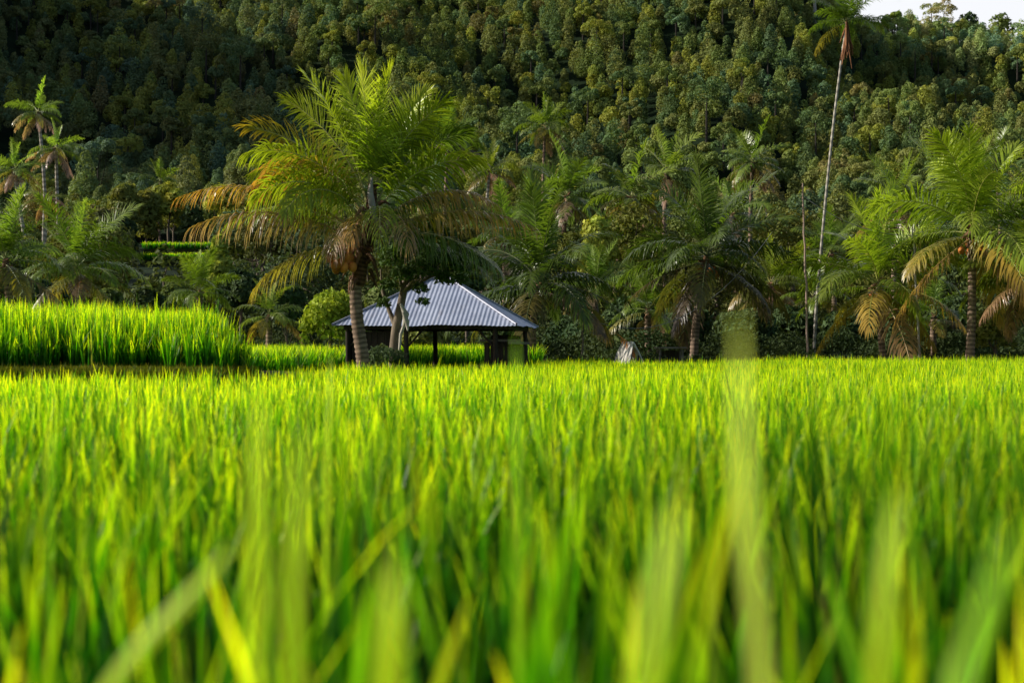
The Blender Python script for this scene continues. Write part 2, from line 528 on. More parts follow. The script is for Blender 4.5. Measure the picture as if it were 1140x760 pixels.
YG = (0.68, 0.90, 0.02)
PALEG = (0.78, 0.88, 0.16)
GRN = (0.36, 0.70, 0.012)
rice_leaf([(862, 1500, 0.98), (852, 800, 0.98), (826, 560, 0.98), (822, 338, 1.0)], 0.0115, PALEG, "pale tall rice leaf rising highest of all, in front of the dark spreading palm")
rice_leaf([(868, 1500, 1.15), (852, 780, 1.15), (828, 600, 1.15), (812, 480, 1.16)], 0.013, YG, "bright rice leaf just below and behind the tallest pale leaf")
rice_leaf([(282, 1350, 1.2), (281, 760, 1.2), (284, 560, 1.21), (290, 425, 1.23)], 0.0165, YG, "tall bright upright rice leaf below the left edge of the big palm")
rice_leaf([(318, 1500, 1.1), (322, 760, 1.1), (326, 600, 1.12), (334, 462, 1.14)], 0.0145, YG, "shorter upright rice leaf next to the tall bright one under the palm")
rice_leaf([(60, 860, 1.35), (130, 745, 1.35), (205, 668, 1.35), (262, 602, 1.37)], 0.0165, YG, "yellow green rice leaf leaning steeply to the right near the bottom left corner")
rice_leaf([(424, 1500, 1.0), (424, 800, 1.0), (432, 700, 1.0), (436, 618, 1.02)], 0.0215, YG, "broad bright yellow green rice leaf at the bottom below the hut")
rice_leaf([(576, 1500, 2.1), (576, 700, 2.1), (575, 500, 2.1), (574, 372, 2.12)], 0.012, GRN, "thin green rice leaf whose tip crosses the lower corner of the hut")
rice_leaf([(52, 1500, 2.4), (54, 700, 2.4), (55, 520, 2.4), (58, 455, 2.42)], 0.012, GRN, "thin green rice leaf in front of the raised terrace on the left")
rice_leaf([(360, 1500, 3.2), (361, 700, 3.2), (364, 480, 3.2), (368, 392, 3.25)], 0.014, YG, "slender rice leaf poking above the field left of the palm trunk")
rice_leaf([(700, 1400, 0.8), (705, 800, 0.8), (735, 640, 0.82), (752, 552, 0.84)], 0.013, YG, "bright rice leaf leaning right at the bottom beneath the small thatched shelter")
rice_leaf([(1020, 1400, 0.8), (1052, 800, 0.8), (1092, 690, 0.82), (1128, 575, 0.84)], 0.012, GRN, "green rice leaf leaning right in the bottom right corner")
rice_leaf([(960, 1400, 1.0), (972, 780, 1.0), (985, 640, 1.02), (998, 545, 1.04)], 0.012, YG, "bright rice leaf at the bottom below the tall thin palm")


# ---------------------------------------------------------------- palms
def frond_geo(mb, L, elev, bend, leaf, droop, seed, n=52, w=0.05, inner=(0.06, 0.12, 0.015), outer=(0.09, 0.16, 0.02), tipc=None, vee=25, side_curve=0.0, curl=1.3, rach=(0.20, 0.22, 0.06), start=0.16, gaps=0.06, roll=0.0):
    r = np.random.default_rng(seed)
    S = 22
    s = np.linspace(0, 1, S + 1)
    th = np.radians(elev - bend * s ** curl)
    az = np.radians(side_curve) * s ** 1.5
    d = np.stack([np.cos(th) * np.cos(az), np.cos(th) * np.sin(az), np.sin(th)], -1)
    p = np.concatenate([[np.zeros(3)], np.cumsum((d[:-1] + d[1:]) / 2 * (L / S), axis=0)])
    rad = np.interp(s, [0, 0.06, 0.2, 1], [0.055, 0.035, 0.022, 0.004]) * (L / 4) ** 0.5
    V, F = tube(p, rad, 5)
    mb.add(V, F, rach, 1)
    inner = np.array(inner, float)
    outer = np.array(outer, float)
    tipc = outer if tipc is None else np.array(tipc, float)
    sl = np.linspace(start, 0.995, n)
    LV, LF, LC = [], [], []
    K = 4
    tt = np.linspace(0, 1, K + 1)
    wp = np.array([0.55, 1.0, 0.85, 0.5, 0.06])
    for sgn in (-1, 1):
        for si in sl:
            if r.uniform() < gaps:
                continue
            si = min(0.999, max(0.0, si + r.normal(0, 0.006)))
            base = np.array([np.interp(si, s, p[:, k]) for k in range(3)])
            t = np.array([np.interp(si, s, d[:, k]) for k in range(3)])
            t /= np.linalg.norm(t)
            side = np.cross(t, [0, 0, 1.0])
            if np.linalg.norm(side) < 0.15:
                side = np.array([0, -1.0, 0])
            side /= np.linalg.norm(side)
            up = np.cross(side, t)
            ro = np.radians(roll) * min(1.0, 0.4 + si)
            side, up = side * math.cos(ro) + up * math.sin(ro), up * math.cos(ro) - side * math.sin(ro)
            ang = np.radians(np.interp(si, [0, 0.5, 0.85, 1], [74, 60, 42, 14]) + r.normal(0, 8))
            ve = np.radians(vee + r.normal(0, 7))
            dr = t * math.cos(ang) + math.sin(ang) * (sgn * side * math.cos(ve) + up * math.sin(ve))
            ll = leaf * np.interp(si, [0.1, 0.3, 0.6, 0.85, 1], [0.55, 1.0, 0.95, 0.7, 0.45]) * r.uniform(0.85, 1.1)
            g = droop * r.uniform(0.55, 1.5)
            pt = base.copy()
            q = [pt.copy()]
            ds = []
            dd = dr.copy()
            for k in range(K):
                ds.append(dd.copy())
                pt = pt + dd * ll / K
                q.append(pt.copy())
                dd = dd + np.array([0, 0, -1.0]) * g * 0.5
                dd += r.normal(0, 0.07, 3)
                dd /= np.linalg.norm(dd)
            ds.append(dd)
            q = np.array(q)
            ds = np.array(ds)
            wv = np.cross(ds, up)
            wn = np.linalg.norm(wv, axis=1)[:, None]
            wv = np.where(wn > 0.1, wv / np.maximum(wn, 1e-6), t[None])
            ww = wv * (w * wp / 2)[:, None] * r.uniform(0.8, 1.15)
            LV.append(np.stack([q - ww, q + ww], 1).reshape(-1, 3))
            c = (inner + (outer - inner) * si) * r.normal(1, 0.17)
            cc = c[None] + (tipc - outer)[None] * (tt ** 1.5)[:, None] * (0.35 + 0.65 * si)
            LC.append(np.repeat(np.clip(cc, 0.004, 0.9), 2, axis=0))
    m = len(LV)
    LV = np.concatenate(LV)
    LC = np.concatenate(LC)
    I = np.arange(m * (K + 1) * 2).reshape(m, K + 1, 2)
    F = np.stack([I[:, :-1, 0], I[:, :-1, 1], I[:, 1:, 1], I[:, 1:, 0]], -1).reshape(-1, 4)
    mb.add(LV, F, LC, 0)


def frond_mesh(name, *a, **k):
    mb = MB()
    frond_geo(mb, *a, **k)
    return mb.mesh(name, [M_FROND, M_RACHIS])


def palm_trunk(path, r0, r1, ring=0.11, seed=0, sides=10, flare=1.35):
    """ringed trunk along path (points from the ground up)"""
    path = np.asarray(path, float)
    seg = np.linalg.norm(np.diff(path, axis=0), axis=1)
    cum = np.concatenate([[0], np.cumsum(seg)])
    n = max(6, int(cum[-1] / ring * 2))
    u = np.linspace(0, cum[-1], n + 1)
    # smooth path
    q = np.stack([np.interp(u, cum, path[:, k]) for k in range(3)], -1)
    for _ in range(max(1, n // 3)):
        q[1:-1] = (q[:-2] + 2 * q[1:-1] + q[2:]) / 4
    rad = np.interp(u / cum[-1], [0, 0.07, 0.25, 1], [r0 * flare, r0 * 1.05, r0 * 0.95, r1])
    rr = np.random.default_rng(seed)
    band = np.where(np.arange(n + 1) % 2 == 0, 1.0, 0.9)
    V, F = tube(q, rad * band * rr.normal(1, 0.02, n + 1), sides)
    cb = np.where(np.arange(n + 1) % 2 == 0, 1.35, 0.45) * rr.normal(1, 0.12, n + 1)
    C = np.repeat(np.clip(cb, 0.3, 1.8)[:, None] * np.array([[1, 0.97, 0.95]]), sides, axis=0)
    return V, F, C


# ---- the main palm
mp = P(403, 403, 32)
mp[2] = 0.0
mroot = empty("coconut_palm", mp, "big fruiting coconut palm with drooping orange brown fronds standing beside the hut", "palm")


def ML(px, py, dy=0.0):
    return P(px, py, 32.0 + dy) - mp


tr = MB()
tr.add(*palm_trunk([ML(405, 440), ML(404, 398), ML(398, 360), ML(395, 325), ML(399, 300), ML(406, 270)], 0.172, 0.138, 0.115, 3, 14, flare=1.3))
link("trunk", tr.mesh("trunk", [M_PALMBARK], True), mroot)
sh = MB()
rs = np.random.default_rng(5)
V, F, C = palm_trunk([ML(398, 318), ML(402, 292), ML(410, 262), ML(413, 232), ML(415, 205)], 0.18, 0.12, 0.10, 4, 12, flare=0.9)
sh.add(V, F, C * 0.55)
for i in range(34):      # torn fibre sheaths and old stubs
    a = rs.uniform(0, 2 * np.pi)
    z = rs.uniform(0, 1)
    c = ML(400 + 13 * z, 312 - 85 * z) + np.array([math.cos(a), math.sin(a), 0]) * 0.2
    e = c + np.array([math.cos(a), math.sin(a), 0]) * rs.uniform(0.1, 0.35) + np.array([0, 0, rs.uniform(-0.55, 0.15)])
    V, F = tube(np.linspace(c, e, 4) + np.array([[0, 0, 0], [0, 0, 0.05], [0, 0, 0.04], [0, 0, -0.03]]), [0.06, 0.05, 0.035, 0.01], 5)
    sh.add(V, F, np.array([1, 1, 1]) * rs.uniform(0.5, 1.4))
link("leaf_sheath", sh.mesh("leaf_sheath", [M_FIBRE], True), mroot)
# pale spathe facing the camera
sp = MB()
V, F = tube([ML(417, 248, -0.25), ML(415, 232, -0.28), ML(412, 215, -0.27), ML(414, 198, -0.2)], [0.06, 0.085, 0.075, 0.02], 8)
sp.add(V, F, (0.8, 0.8, 0.8))
tag(link("spathe", sp.mesh("spathe", [M_PALE], True), mroot), "bleached grey sheath at the heart of the crown")
for i in range(18):
    a, bq = rs.uniform(0, 2 * np.pi), rs.uniform(0, 1)
    c = ML(380 + 17 * math.cos(a) * bq ** 0.5, 290 + 13 * math.sin(a) * bq ** 0.5, -0.45 + rs.uniform(-0.2, 0.2))
    V, F = ball((0, 0, 0), (0.10, 0.10, 0.125))
    link("coconut", MB().add(V, F, np.array([1, 1, 1]) * rs.uniform(0.7, 1.2)).mesh("coconut", [M_NUT], True), mroot, loc=c)
st = MB()
for i in range(6):
    st.add(*tube([ML(402, 280), ML(392, 274, -0.1), ML(382 + 2 * i, 284 + i, -0.15)], [0.03, 0.02, 0.01], 5))
link("fruit_stalk", st.mesh("fruit_stalk", [M_NUT], True), mroot)

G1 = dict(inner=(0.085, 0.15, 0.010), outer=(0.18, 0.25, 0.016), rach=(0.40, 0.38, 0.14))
YG1 = dict(inner=(0.13, 0.25, 0.012), outer=(0.25, 0.33, 0.02), rach=(0.46, 0.44, 0.16))  # top fronds: glow of sun coming through put into a brighter yellow
DG = dict(inner=(0.040, 0.085, 0.010), outer=(0.070, 0.125, 0.014), rach=(0.34, 0.33, 0.12))  # shade on the crown put into a darker green
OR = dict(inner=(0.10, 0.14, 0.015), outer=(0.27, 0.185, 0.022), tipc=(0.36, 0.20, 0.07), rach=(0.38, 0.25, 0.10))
BR = dict(inner=(0.12, 0.12, 0.03), outer=(0.20, 0.15, 0.04), tipc=(0.30, 0.23, 0.20), rach=(0.34, 0.22, 0.10))
spec = [
    # px, py, az, elev, bend, length, leaflet, droop, palette, vee
    (402, 262, 186, 38, 62, 4.45, 1.10, 1.2, OR, 0),
    (401, 270, 198, 28, 55, 4.0, 1.12, 1.7, BR, -8),
    (400, 262, 172, 34, 64, 3.5, 1.0, 1.0, G1, 5),
    (404, 243, 190, 68, 122, 3.1, 1.15, 1.3, OR, 5),
    (404, 236, 170, 58, 52, 3.7, 0.95, 0.5, dict(inner=(0.05, 0.10, 0.012), outer=(0.11, 0.13, 0.02), tipc=(0.35, 0.26, 0.03)), 20),
    (406, 238, 150, 50, 70, 3.5, 1.05, 0.8, G1, 15),
    (405, 240, 210, 58, 80, 3.4, 1.1, 0.9, G1, 10),
    (408, 225, 196, 76, 28, 3.2, 1.0, 0.25, G1, 25),
    (409, 224, 178, 68, 38, 3.1, 1.05, 0.4, G1, 20),
    (411, 214, 262, 84, 18, 2.8, 1.15, 0.12, YG1, 18),
    (412, 212, 205, 84, 18, 2.6, 1.05, 0.15, YG1, 25),
    (413, 212, 310, 82, 24, 2.75, 1.15, 0.18, YG1, 18),
    (415, 215, 15, 72, 22, 2.75, 1.0, 0.25, YG1, 25),
    (416, 220, -22, 66, 38, 2.8, 1.1, 0.4, G1, 18),
    (417, 228, 6, 60, 50, 2.9, 1.0, 0.5, DG, 18),
    (418, 236, -24, 48, 60, 3.0, 1.15, 0.75, G1, 10),
    (418, 246, 12, 34, 62, 2.9, 1.1, 0.9, DG, 5),
    (421, 250, 2, 44, 82, 3.2, 1.05, 1.3, OR, 0),
    (420, 258, -8, 22, 48, 3.8, 1.1, 1.5, OR, 0),
    (424, 250, -56, 30, 125, 1.9, 0.9, 1.5, BR, 0),
    (408, 256, -118, 18, 100, 1.6, 0.85, 1.5, BR, 0),
    (412, 236, 95, 58, 60, 3.5, 1.05, 0.6, G1, 15),
    (412, 246, 70, 40, 65, 3.5, 1.05, 0.8, DG, 10),
    (410, 248, 122, 34, 66, 3.5, 1.05, 0.9, G1, 8),
    (405, 248, 222, 46, 88, 3.2, 1.1, 1.0, G1, 8),
    (404, 246, -132, 50, 112, 2.6, 1.0, 1.1, G1, 5),
    (409, 254, -96, 36, 118, 1.7, 0.85, 1.4, OR, 0),
    (418, 250, -78, 40, 128, 2.2, 0.95, 1.3, G1, 0),
    (416, 262, -20, 8, 54, 3.3, 1.1, 1.4, DG, 0),
    (414, 266, 22, 6, 48, 3.2, 1.1, 1.4, DG, 0),
    (402, 274, 210, 0, 50, 2.8, 1.1, 1.6, dict(inner=(0.10, 0.13, 0.02), outer=(0.24, 0.22, 0.03)), 0),
]
for i, (px, py, az, el, be, L, lf, dr, pal, ve) in enumerate(spec):
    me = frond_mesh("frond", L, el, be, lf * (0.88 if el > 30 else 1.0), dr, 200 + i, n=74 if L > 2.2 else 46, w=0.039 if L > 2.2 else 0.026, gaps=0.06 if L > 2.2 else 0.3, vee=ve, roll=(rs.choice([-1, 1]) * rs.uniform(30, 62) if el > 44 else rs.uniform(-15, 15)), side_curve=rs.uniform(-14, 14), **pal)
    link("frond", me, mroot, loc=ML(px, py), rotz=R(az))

# ---- shared fronds for the other palms
ELEV = [86, 76, 64, 52, 40, 26, 10, -8, -30]
BEND = [14, 26, 40, 55, 66, 72, 66, 50, 34]
DROOP = [0.12, 0.2, 0.3, 0.45, 0.6, 0.8, 0.95, 1.1, 1.2]
FR = {}
for res, n, w in (("near", 60, 0.062), ("far", 34, 0.115)):
    for k in range(9):
        for v in range(3 if res == "near" else 2):
            young, old = k < 2, k >= 7
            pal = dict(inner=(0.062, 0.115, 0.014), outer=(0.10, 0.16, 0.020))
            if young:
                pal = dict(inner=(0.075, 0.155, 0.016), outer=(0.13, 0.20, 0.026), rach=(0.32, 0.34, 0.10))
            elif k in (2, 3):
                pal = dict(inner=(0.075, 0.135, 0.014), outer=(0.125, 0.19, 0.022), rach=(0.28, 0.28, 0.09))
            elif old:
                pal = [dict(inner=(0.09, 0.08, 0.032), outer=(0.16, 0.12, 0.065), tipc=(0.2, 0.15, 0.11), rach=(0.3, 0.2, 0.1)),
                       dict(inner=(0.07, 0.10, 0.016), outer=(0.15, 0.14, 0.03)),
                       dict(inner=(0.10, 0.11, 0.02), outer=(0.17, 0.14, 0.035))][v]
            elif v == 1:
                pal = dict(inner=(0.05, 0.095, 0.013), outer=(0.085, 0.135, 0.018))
            FR[res, k, v] = frond_mesh("frond", 4.0, ELEV[k] + 4 * v - 4, BEND[k] + 8 * v - 5, 1.1, DROOP[k], 500 + k * 10 + v + (100 if res == "far" else 0),
                                       n=n, w=w, vee=26 - 4 * k, roll=(-38, 34, 0)[v] if k < 5 else (-12, 12, 0)[v], side_curve=(-14, 10, 3)[v], gaps=0.05 if not old else 0.16, **pal)


def palm(pxc, pyc, d, pxb, r_px, label, nfr=22, seed=0, nuts=0, lean=0.0, tint=(1, 1, 1), kmax=8, group="coconut palms in the grove", thin=1.0, spike=True, base_z=None, flatten=1.0, dead=False, wisp=1.0):
    """coconut palm: crown centre at (pxc, pyc), trunk foot at pxb, frond reach r_px (all in the photograph), depth d"""
    r = np.random.default_rng(1000 + seed)
    top = P(pxc, pyc, d)
    foot = P(pxb, HOR, d)
    foot[2] = float(terrain(foot[0], d)) - 0.1 if base_z is None else base_z
    if foot[2] > top[2] - 0.5:
        foot[2] = top[2] - 0.5
    Lf = r_px / F_PX * d * 1.12
    root = empty("coconut_palm", foot, label, "palm", group)
    H = top - foot
    hgt = H[2]
    bow = r.uniform(-0.05, 0.05) * hgt + lean
    path = [H * t + np.array([bow * math.sin(math.pi * t), 0, 0]) for t in np.linspace(0, 1, 8)]
    mb = MB()
    r0 = (0.15 if d < 70 else 0.17) * thin
    mb.add(*palm_trunk(path, r0, r0 * 0.75, 0.14 if d < 70 else 0.4, seed, 8))
    link("trunk", mb.mesh("trunk", [M_PALE if wisp < 1 else M_PALMBARK], True), root)
    res = "near" if d < 70 else "far"
    sc = Lf / 4.0
    sb = MB()
    for i in range(14):
        a = r.uniform(0, 6.28)
        c = H + np.array([0, 0, r.uniform(-0.5, 0.2) * sc])
        e = c + np.array([math.cos(a), math.sin(a), 0]) * r.uniform(0.2, 0.5) * sc + np.array([0, 0, r.uniform(-0.7, 0.3)]) * sc
        V, F = tube(np.linspace(c, e, 3), np.array([0.11, 0.08, 0.02]) * sc, 5)
        sb.add(V, F, np.array([1, 1, 1]) * r.uniform(0.5, 1.5))
    link("leaf_sheath", sb.mesh("leaf_sheath", [M_FIBRE], True), root)
    ga = r.uniform(0, 6.28)
    pw = r.uniform(0.58, 0.95)
    for i in range(nfr):
        q = (i + 0.5) / nfr
        k = min(kmax, int(q ** pw * (kmax + 1)))
        if dead and k < 3 and r.uniform() < 0.6:
            k = 7
        v = int(r.integers(0, 3 if res == "near" else 2))
        az = ga + i * 2.39996 + r.normal(0, 0.15)
        s_ = sc * r.uniform(0.84, 1.1) * (0.86 if k < 1 else 1.0)
        tn = np.array(tint) * r.uniform(0.8, 1.2)
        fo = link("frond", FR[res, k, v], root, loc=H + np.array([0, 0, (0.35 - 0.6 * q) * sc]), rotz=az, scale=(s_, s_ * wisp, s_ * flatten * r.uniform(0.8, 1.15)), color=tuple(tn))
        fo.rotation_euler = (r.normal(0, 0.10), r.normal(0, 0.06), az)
    if nuts:
        for i in range(nuts):
            a = r.uniform(0, 6.28)
            c = H + np.array([math.cos(a) * 0.32, math.sin(a) * 0.32, -0.45 + r.uniform(-0.2, 0.15)])
            V, F = ball((0, 0, 0), (0.11, 0.11, 0.14), 7, 5)
            link("coconut", MB().add(V, F, np.array([1, 1, 1]) * r.uniform(0.6, 1.1)).mesh("coconut", [M_NUT], True), root, loc=c)
    return root


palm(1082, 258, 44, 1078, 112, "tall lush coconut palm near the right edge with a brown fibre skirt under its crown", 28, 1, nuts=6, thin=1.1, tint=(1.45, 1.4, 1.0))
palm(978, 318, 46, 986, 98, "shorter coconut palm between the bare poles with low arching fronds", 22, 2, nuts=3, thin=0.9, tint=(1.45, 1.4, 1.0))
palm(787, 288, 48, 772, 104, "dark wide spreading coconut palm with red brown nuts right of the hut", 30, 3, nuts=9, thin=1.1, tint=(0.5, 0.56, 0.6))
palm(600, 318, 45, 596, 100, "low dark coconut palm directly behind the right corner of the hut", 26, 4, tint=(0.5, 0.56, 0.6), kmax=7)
palm(722, 345, 52, 726, 52, "small young palm beside the thatched shelter", 16, 5, tint=(0.95, 1, 0.9))
palm(607, 142, 132, 607, 34, "slim coconut palm standing free against the hill above the hut roof", 20, 6)
palm(545, 192, 128, 548, 34, "coconut palm with bleached hanging fronds just right of the big palm", 20, 7, wisp=0.7, tint=(1.1, 0.95, 1.05), dead=True)
palm(500, 158, 104, 503, 42, "dark coconut palm half hidden behind the big palm crown", 20, 8, tint=(0.7, 0.8, 0.85))
palm(632, 220, 82, 634, 52, "coconut palm of middle height between the hut and the grove", 22, 9, tint=(0.8, 0.88, 0.85))
palm(703, 222, 76, 706, 48, "coconut palm with one pale hooked frond left of the dark spreading palm", 18, 10, tint=(0.95, 0.95, 0.95), dead=True)
palm(742, 192, 92, 744, 46, "coconut palm rising behind and left of the dark spreading palm", 20, 11)
palm(838, 182, 104, 839, 40, "coconut palm with thin fronds behind and right of the dark spreading palm", 18, 12, tint=(0.9, 0.95, 0.9))
palm(42, 126, 112, 46, 30, "tallest of the pale palms at the far left", 20, 13, wisp=0.75, tint=(1.5, 1.55, 1.8), dead=True)
palm(62, 166, 108, 70, 32, "slim pale palm with ragged fronds leaning beside the tallest left palm", 20, 14, wisp=0.7, tint=(1.6, 1.6, 1.9), dead=True)
palm(16, 190, 106, 44, 34, "pale palm with a leaning trunk at the far left edge", 20, 15, wisp=0.75, tint=(1.5, 1.5, 1.7), dead=True)
palm(50, 222, 100, 55, 28, "short ragged palm below the tall pale palms", 13, 16, wisp=0.6, tint=(1.5, 1.3, 1.4), dead=True)
palm(6, 292, 42, 4, 74, "broad green palm at the left edge behind the raised terrace", 20, 17, tint=(0.95, 1.0, 0.95))
palm(86, 300, 45, 88, 72, "green palm with upright pale spears behind the raised terrace", 22, 18, tint=(0.95, 1.0, 0.95), nuts=2)
palm(178, 203, 178, 179, 24, "small palm poking out of the trees above the far terrace", 14, 19)
palm(222, 326, 52, 222, 44, "small stemless palm behind the right end of the raised terrace", 15, 20, tint=(0.95, 1, 0.9), kmax=6)
palm(300, 352, 50, 301, 40, "low palm with pale drooping fronds left of the hut", 14, 21, tint=(1.15, 1.1, 1.1), kmax=7)
palm(1003, 232, 62, 1004, 60, "palm crown rising behind and between the two right hand coconut palms", 20, 22, tint=(1, 1, 0.95))
palm(1150, 305, 43, 1146, 78, "palm cut off by the right edge with orange drooping fronds", 20, 23, tint=(1.1, 1.05, 0.9), kmax=8)
palm(858, 318, 60, 858, 56, "dull palm with hanging dead fronds right of the dark spreading palm", 18, 24, tint=(1.1, 0.95, 0.95), dead=True)
palm(925, 282, 68, 926, 46, "palm seen behind the tall thin trunk", 18, 25, tint=(0.85, 0.92, 0.9))
palm(664, 320, 62, 664, 50, "low palm behind the thin grey pole", 18, 26, tint=(0.8, 0.9, 0.85))
palm(690, 280, 70, 690, 46, "palm in the shade of the grove left of the dark spreading palm", 18, 27, tint=(0.85, 0.92, 0.85))
palm(1108, 180, 96, 1108, 34, "palm crown behind the top of the tall right palm", 16, 28, tint=(0.85, 0.9, 0.9))
palm(905, 330, 58, 905, 42, "low palm at the foot of the tall thin palm", 15, 29, tint=(0.9, 0.95, 0.9), kmax=7)
palm(1040, 352, 50, 1041, 52, "low palm with broad hanging fronds between two right hand trunks", 14, 30, tint=(0.9, 1, 0.9), kmax=7)
palm(560, 262, 66, 560, 48, "shaded palm behind the hut roof ridge", 18, 31, tint=(0.7, 0.8, 0.8))
palm(815, 240, 74, 815, 44, "palm above the right side of the dark spreading palm", 18, 32, tint=(0.85, 0.95, 0.9))

# tall thin palm (areca) with the long bare trunk
tp = P(905, HOR, 50)
tp[2] = 0.1
troot = empty("slender_palm", tp, "very tall slender palm with a bare pale curving trunk reaching the top of the picture", "palm")
path = [P(px, py, 50) - tp for px, py in [(905, 405), (908, 350), (914, 280), (921, 205), (929, 130), (938, 60), (943, 25)]]
path[0][2] = 0
mb = MB()
V, F, C = palm_trunk(path, 0.060, 0.048, 0.30, 9, 8, flare=1.25)
mb.add(V, F, np.clip(C, 0.55, 1.25) * 0.9)
link("trunk", mb.mesh("trunk", [M_PALE], True), troot)
sb = MB()
H = path[-1]
for i in range(22):
    a = rs.uniform(0, 6.28)
    c = H + np.array([0, 0, rs.uniform(-0.5, 0.1)])
    e = c + np.array([math.cos(a) * 0.25, math.sin(a) * 0.25, -rs.uniform(0.4, 1.3)])
    V, F = tube(np.linspace(c, e, 3), [0.05, 0.04, 0.015], 5)
    sb.add(V, F, np.array([1.3, 1.1, 1.0]) * rs.uniform(0.5, 1.2))
link("flower_stalk", sb.mesh("flower_stalk", [M_FIBRE], True), troot)
for i in range(15):
    k = [0, 1, 2, 2, 3, 3, 4, 4, 5, 5, 6, 6, 4, 5, 7][i]
    link("frond", FR["near", k, i % 3], troot, loc=H, rotz=i * 2.4, scale=0.4 * (0.9 + 0.2 * (i % 3) / 2), color=(0.8, 0.9, 0.8))


# poles and wires
def pole(name, pts, d, r, mat, label, cat="pole", group="bare poles in the grove"):
    base = P(pts[0][0], pts[0][1], d)
    base[2] = float(terrain(base[0], d)) - 0.1
    pth = [P(px, py, d) - base for px, py in pts]
    pth[0] = np.zeros(3)
    pth = np.array(pth)
    n = 16
    u = np.linspace(0, 1, n)
    q = np.stack([np.interp(u, np.linspace(0, 1, len(pth)), pth[:, k]) for k in range(3)], -1)
    q[1:-1, 0] += np.random.default_rng(int(pts[0][0])).normal(0, 0.012, n - 2)
    V, F = tube(q, np.linspace(r * 1.15, r * 0.8, n), 7)
    o = link(name, MB().add(V, F).mesh(name, [mat], True), loc=base)
    return tag(o, label, cat, group)


pole("bare_pole", [(899, 402), (898, 330), (895, 260), (894, 204)], 46, 0.038, M_POLE, "tall reddish bare pole just left of the slender palm trunk")
pole("bare_pole", [(1025, 402), (1022, 360), (1019, 300), (1016, 255)], 45.4, 0.036, M_PALE, "pale bare pole between the two right hand coconut palms")
pole("bare_pole", [(648, 402), (649, 375), (649, 345)], 44.6, 0.034, M_WOODP, "short thin grey pole standing right of the hut")
pole("dead_tree", [(908, 60), (908, 30), (907, -8)], 360, 0.5, M_PALE, "bare pale dead trunk on the hilltop above the slender palm", "tree", "dead trunks on the hill")


def wire(a, c, sag, label):
    a, c = np.array(a), np.array(c)
    t = np.linspace(0, 1, 24)
    q = a + (c - a) * t[:, None]
    q[:, 2] -= sag * 4 * t * (1 - t)
    V, F = tube(q - a, 0.011, 5)
    o = link("cable", MB().add(V, F).mesh("cable", [M_WIRE], True), loc=a)
    tag(o, label, "cable", "thin cables strung through the grove")


wire(P(894, 218, 46), P(1016, 262, 45.4), 0.35, "thin cable from the reddish pole to the pale pole")
wire(P(1016, 262, 45.4), P(1160, 232, 44.8), 0.4, "thin cable from the pale pole running out to the right")
wire(P(649, 352, 44.6), P(860, 258, 46.8), 1.5, "thin sagging cable rising from the short grey pole past the dark palm")


# ---------------------------------------------------------------- broadleaf trees
def crown_geo(mb, clumps, n, size, base, seed, jit=0.55, mat=0, flat=0.6, depth=0.25, var=0.14):
    """leaf clusters spread over lumps (cx,cy,cz,rx,ry,rz)"""
    r = np.random.default_rng(seed)
    cl = np.array(clumps, float)
    area = (cl[:, 3] * cl[:, 5]) + 1e-6
    which = r.choice(len(cl), n, p=area / area.sum())
    u = r.normal(0, 1, (n, 3))
    u /= np.linalg.norm(u, axis=1)[:, None]
    lowcut = u[:, 2] < -0.55
    u[lowcut, 2] *= -1
    rad = 1 - depth * r.uniform(0, 1, n) ** 1.6 + np.where(r.uniform(0, 1, n) > 0.9, r.uniform(0, 0.18, n), 0)
    c = cl[which, :3] + u * cl[which, 3:6] * rad[:, None]
    nrm = u / cl[which, 3:6]
    nrm /= np.linalg.norm(nrm, axis=1)[:, None]
    nrm = nrm + r.normal(0, jit, (n, 3))
    nrm /= np.linalg.norm(nrm, axis=1)[:, None]
    a = np.cross(nrm, r.normal(0, 1, (n, 3)))
    a /= np.linalg.norm(a, axis=1)[:, None] + 1e-9
    b = np.cross(nrm, a)
    s = size * r.uniform(0.6, 1.35, n)
    L = a * s[:, None] / 2
    W = b * (s * flat)[:, None] / 2
    fold = nrm * (s * 0.12)[:, None]
    V = np.stack([c - L - fold, c + W * r.uniform(0.7, 1.2, n)[:, None], c + L - fold, c - W * r.uniform(0.7, 1.2, n)[:, None]], 1)
    F = np.arange(n * 4).reshape(n, 4)
    tone = r.normal(1, 0.10, len(cl))
    hue = r.normal(0, 0.05, len(cl))
    k = tone[which] * r.normal(1, var, n)
    base = np.asarray(base, float)
    C = base[None] * k[:, None]
    C[:, 0] *= 1 + hue[which]
    C[:, 2] *= 1 - 0.5 * hue[which]
    C = np.clip(C, 0.003, 0.8)
    mb.add(V.reshape(-1, 3), F, np.repeat(C, 4, axis=0), mat)


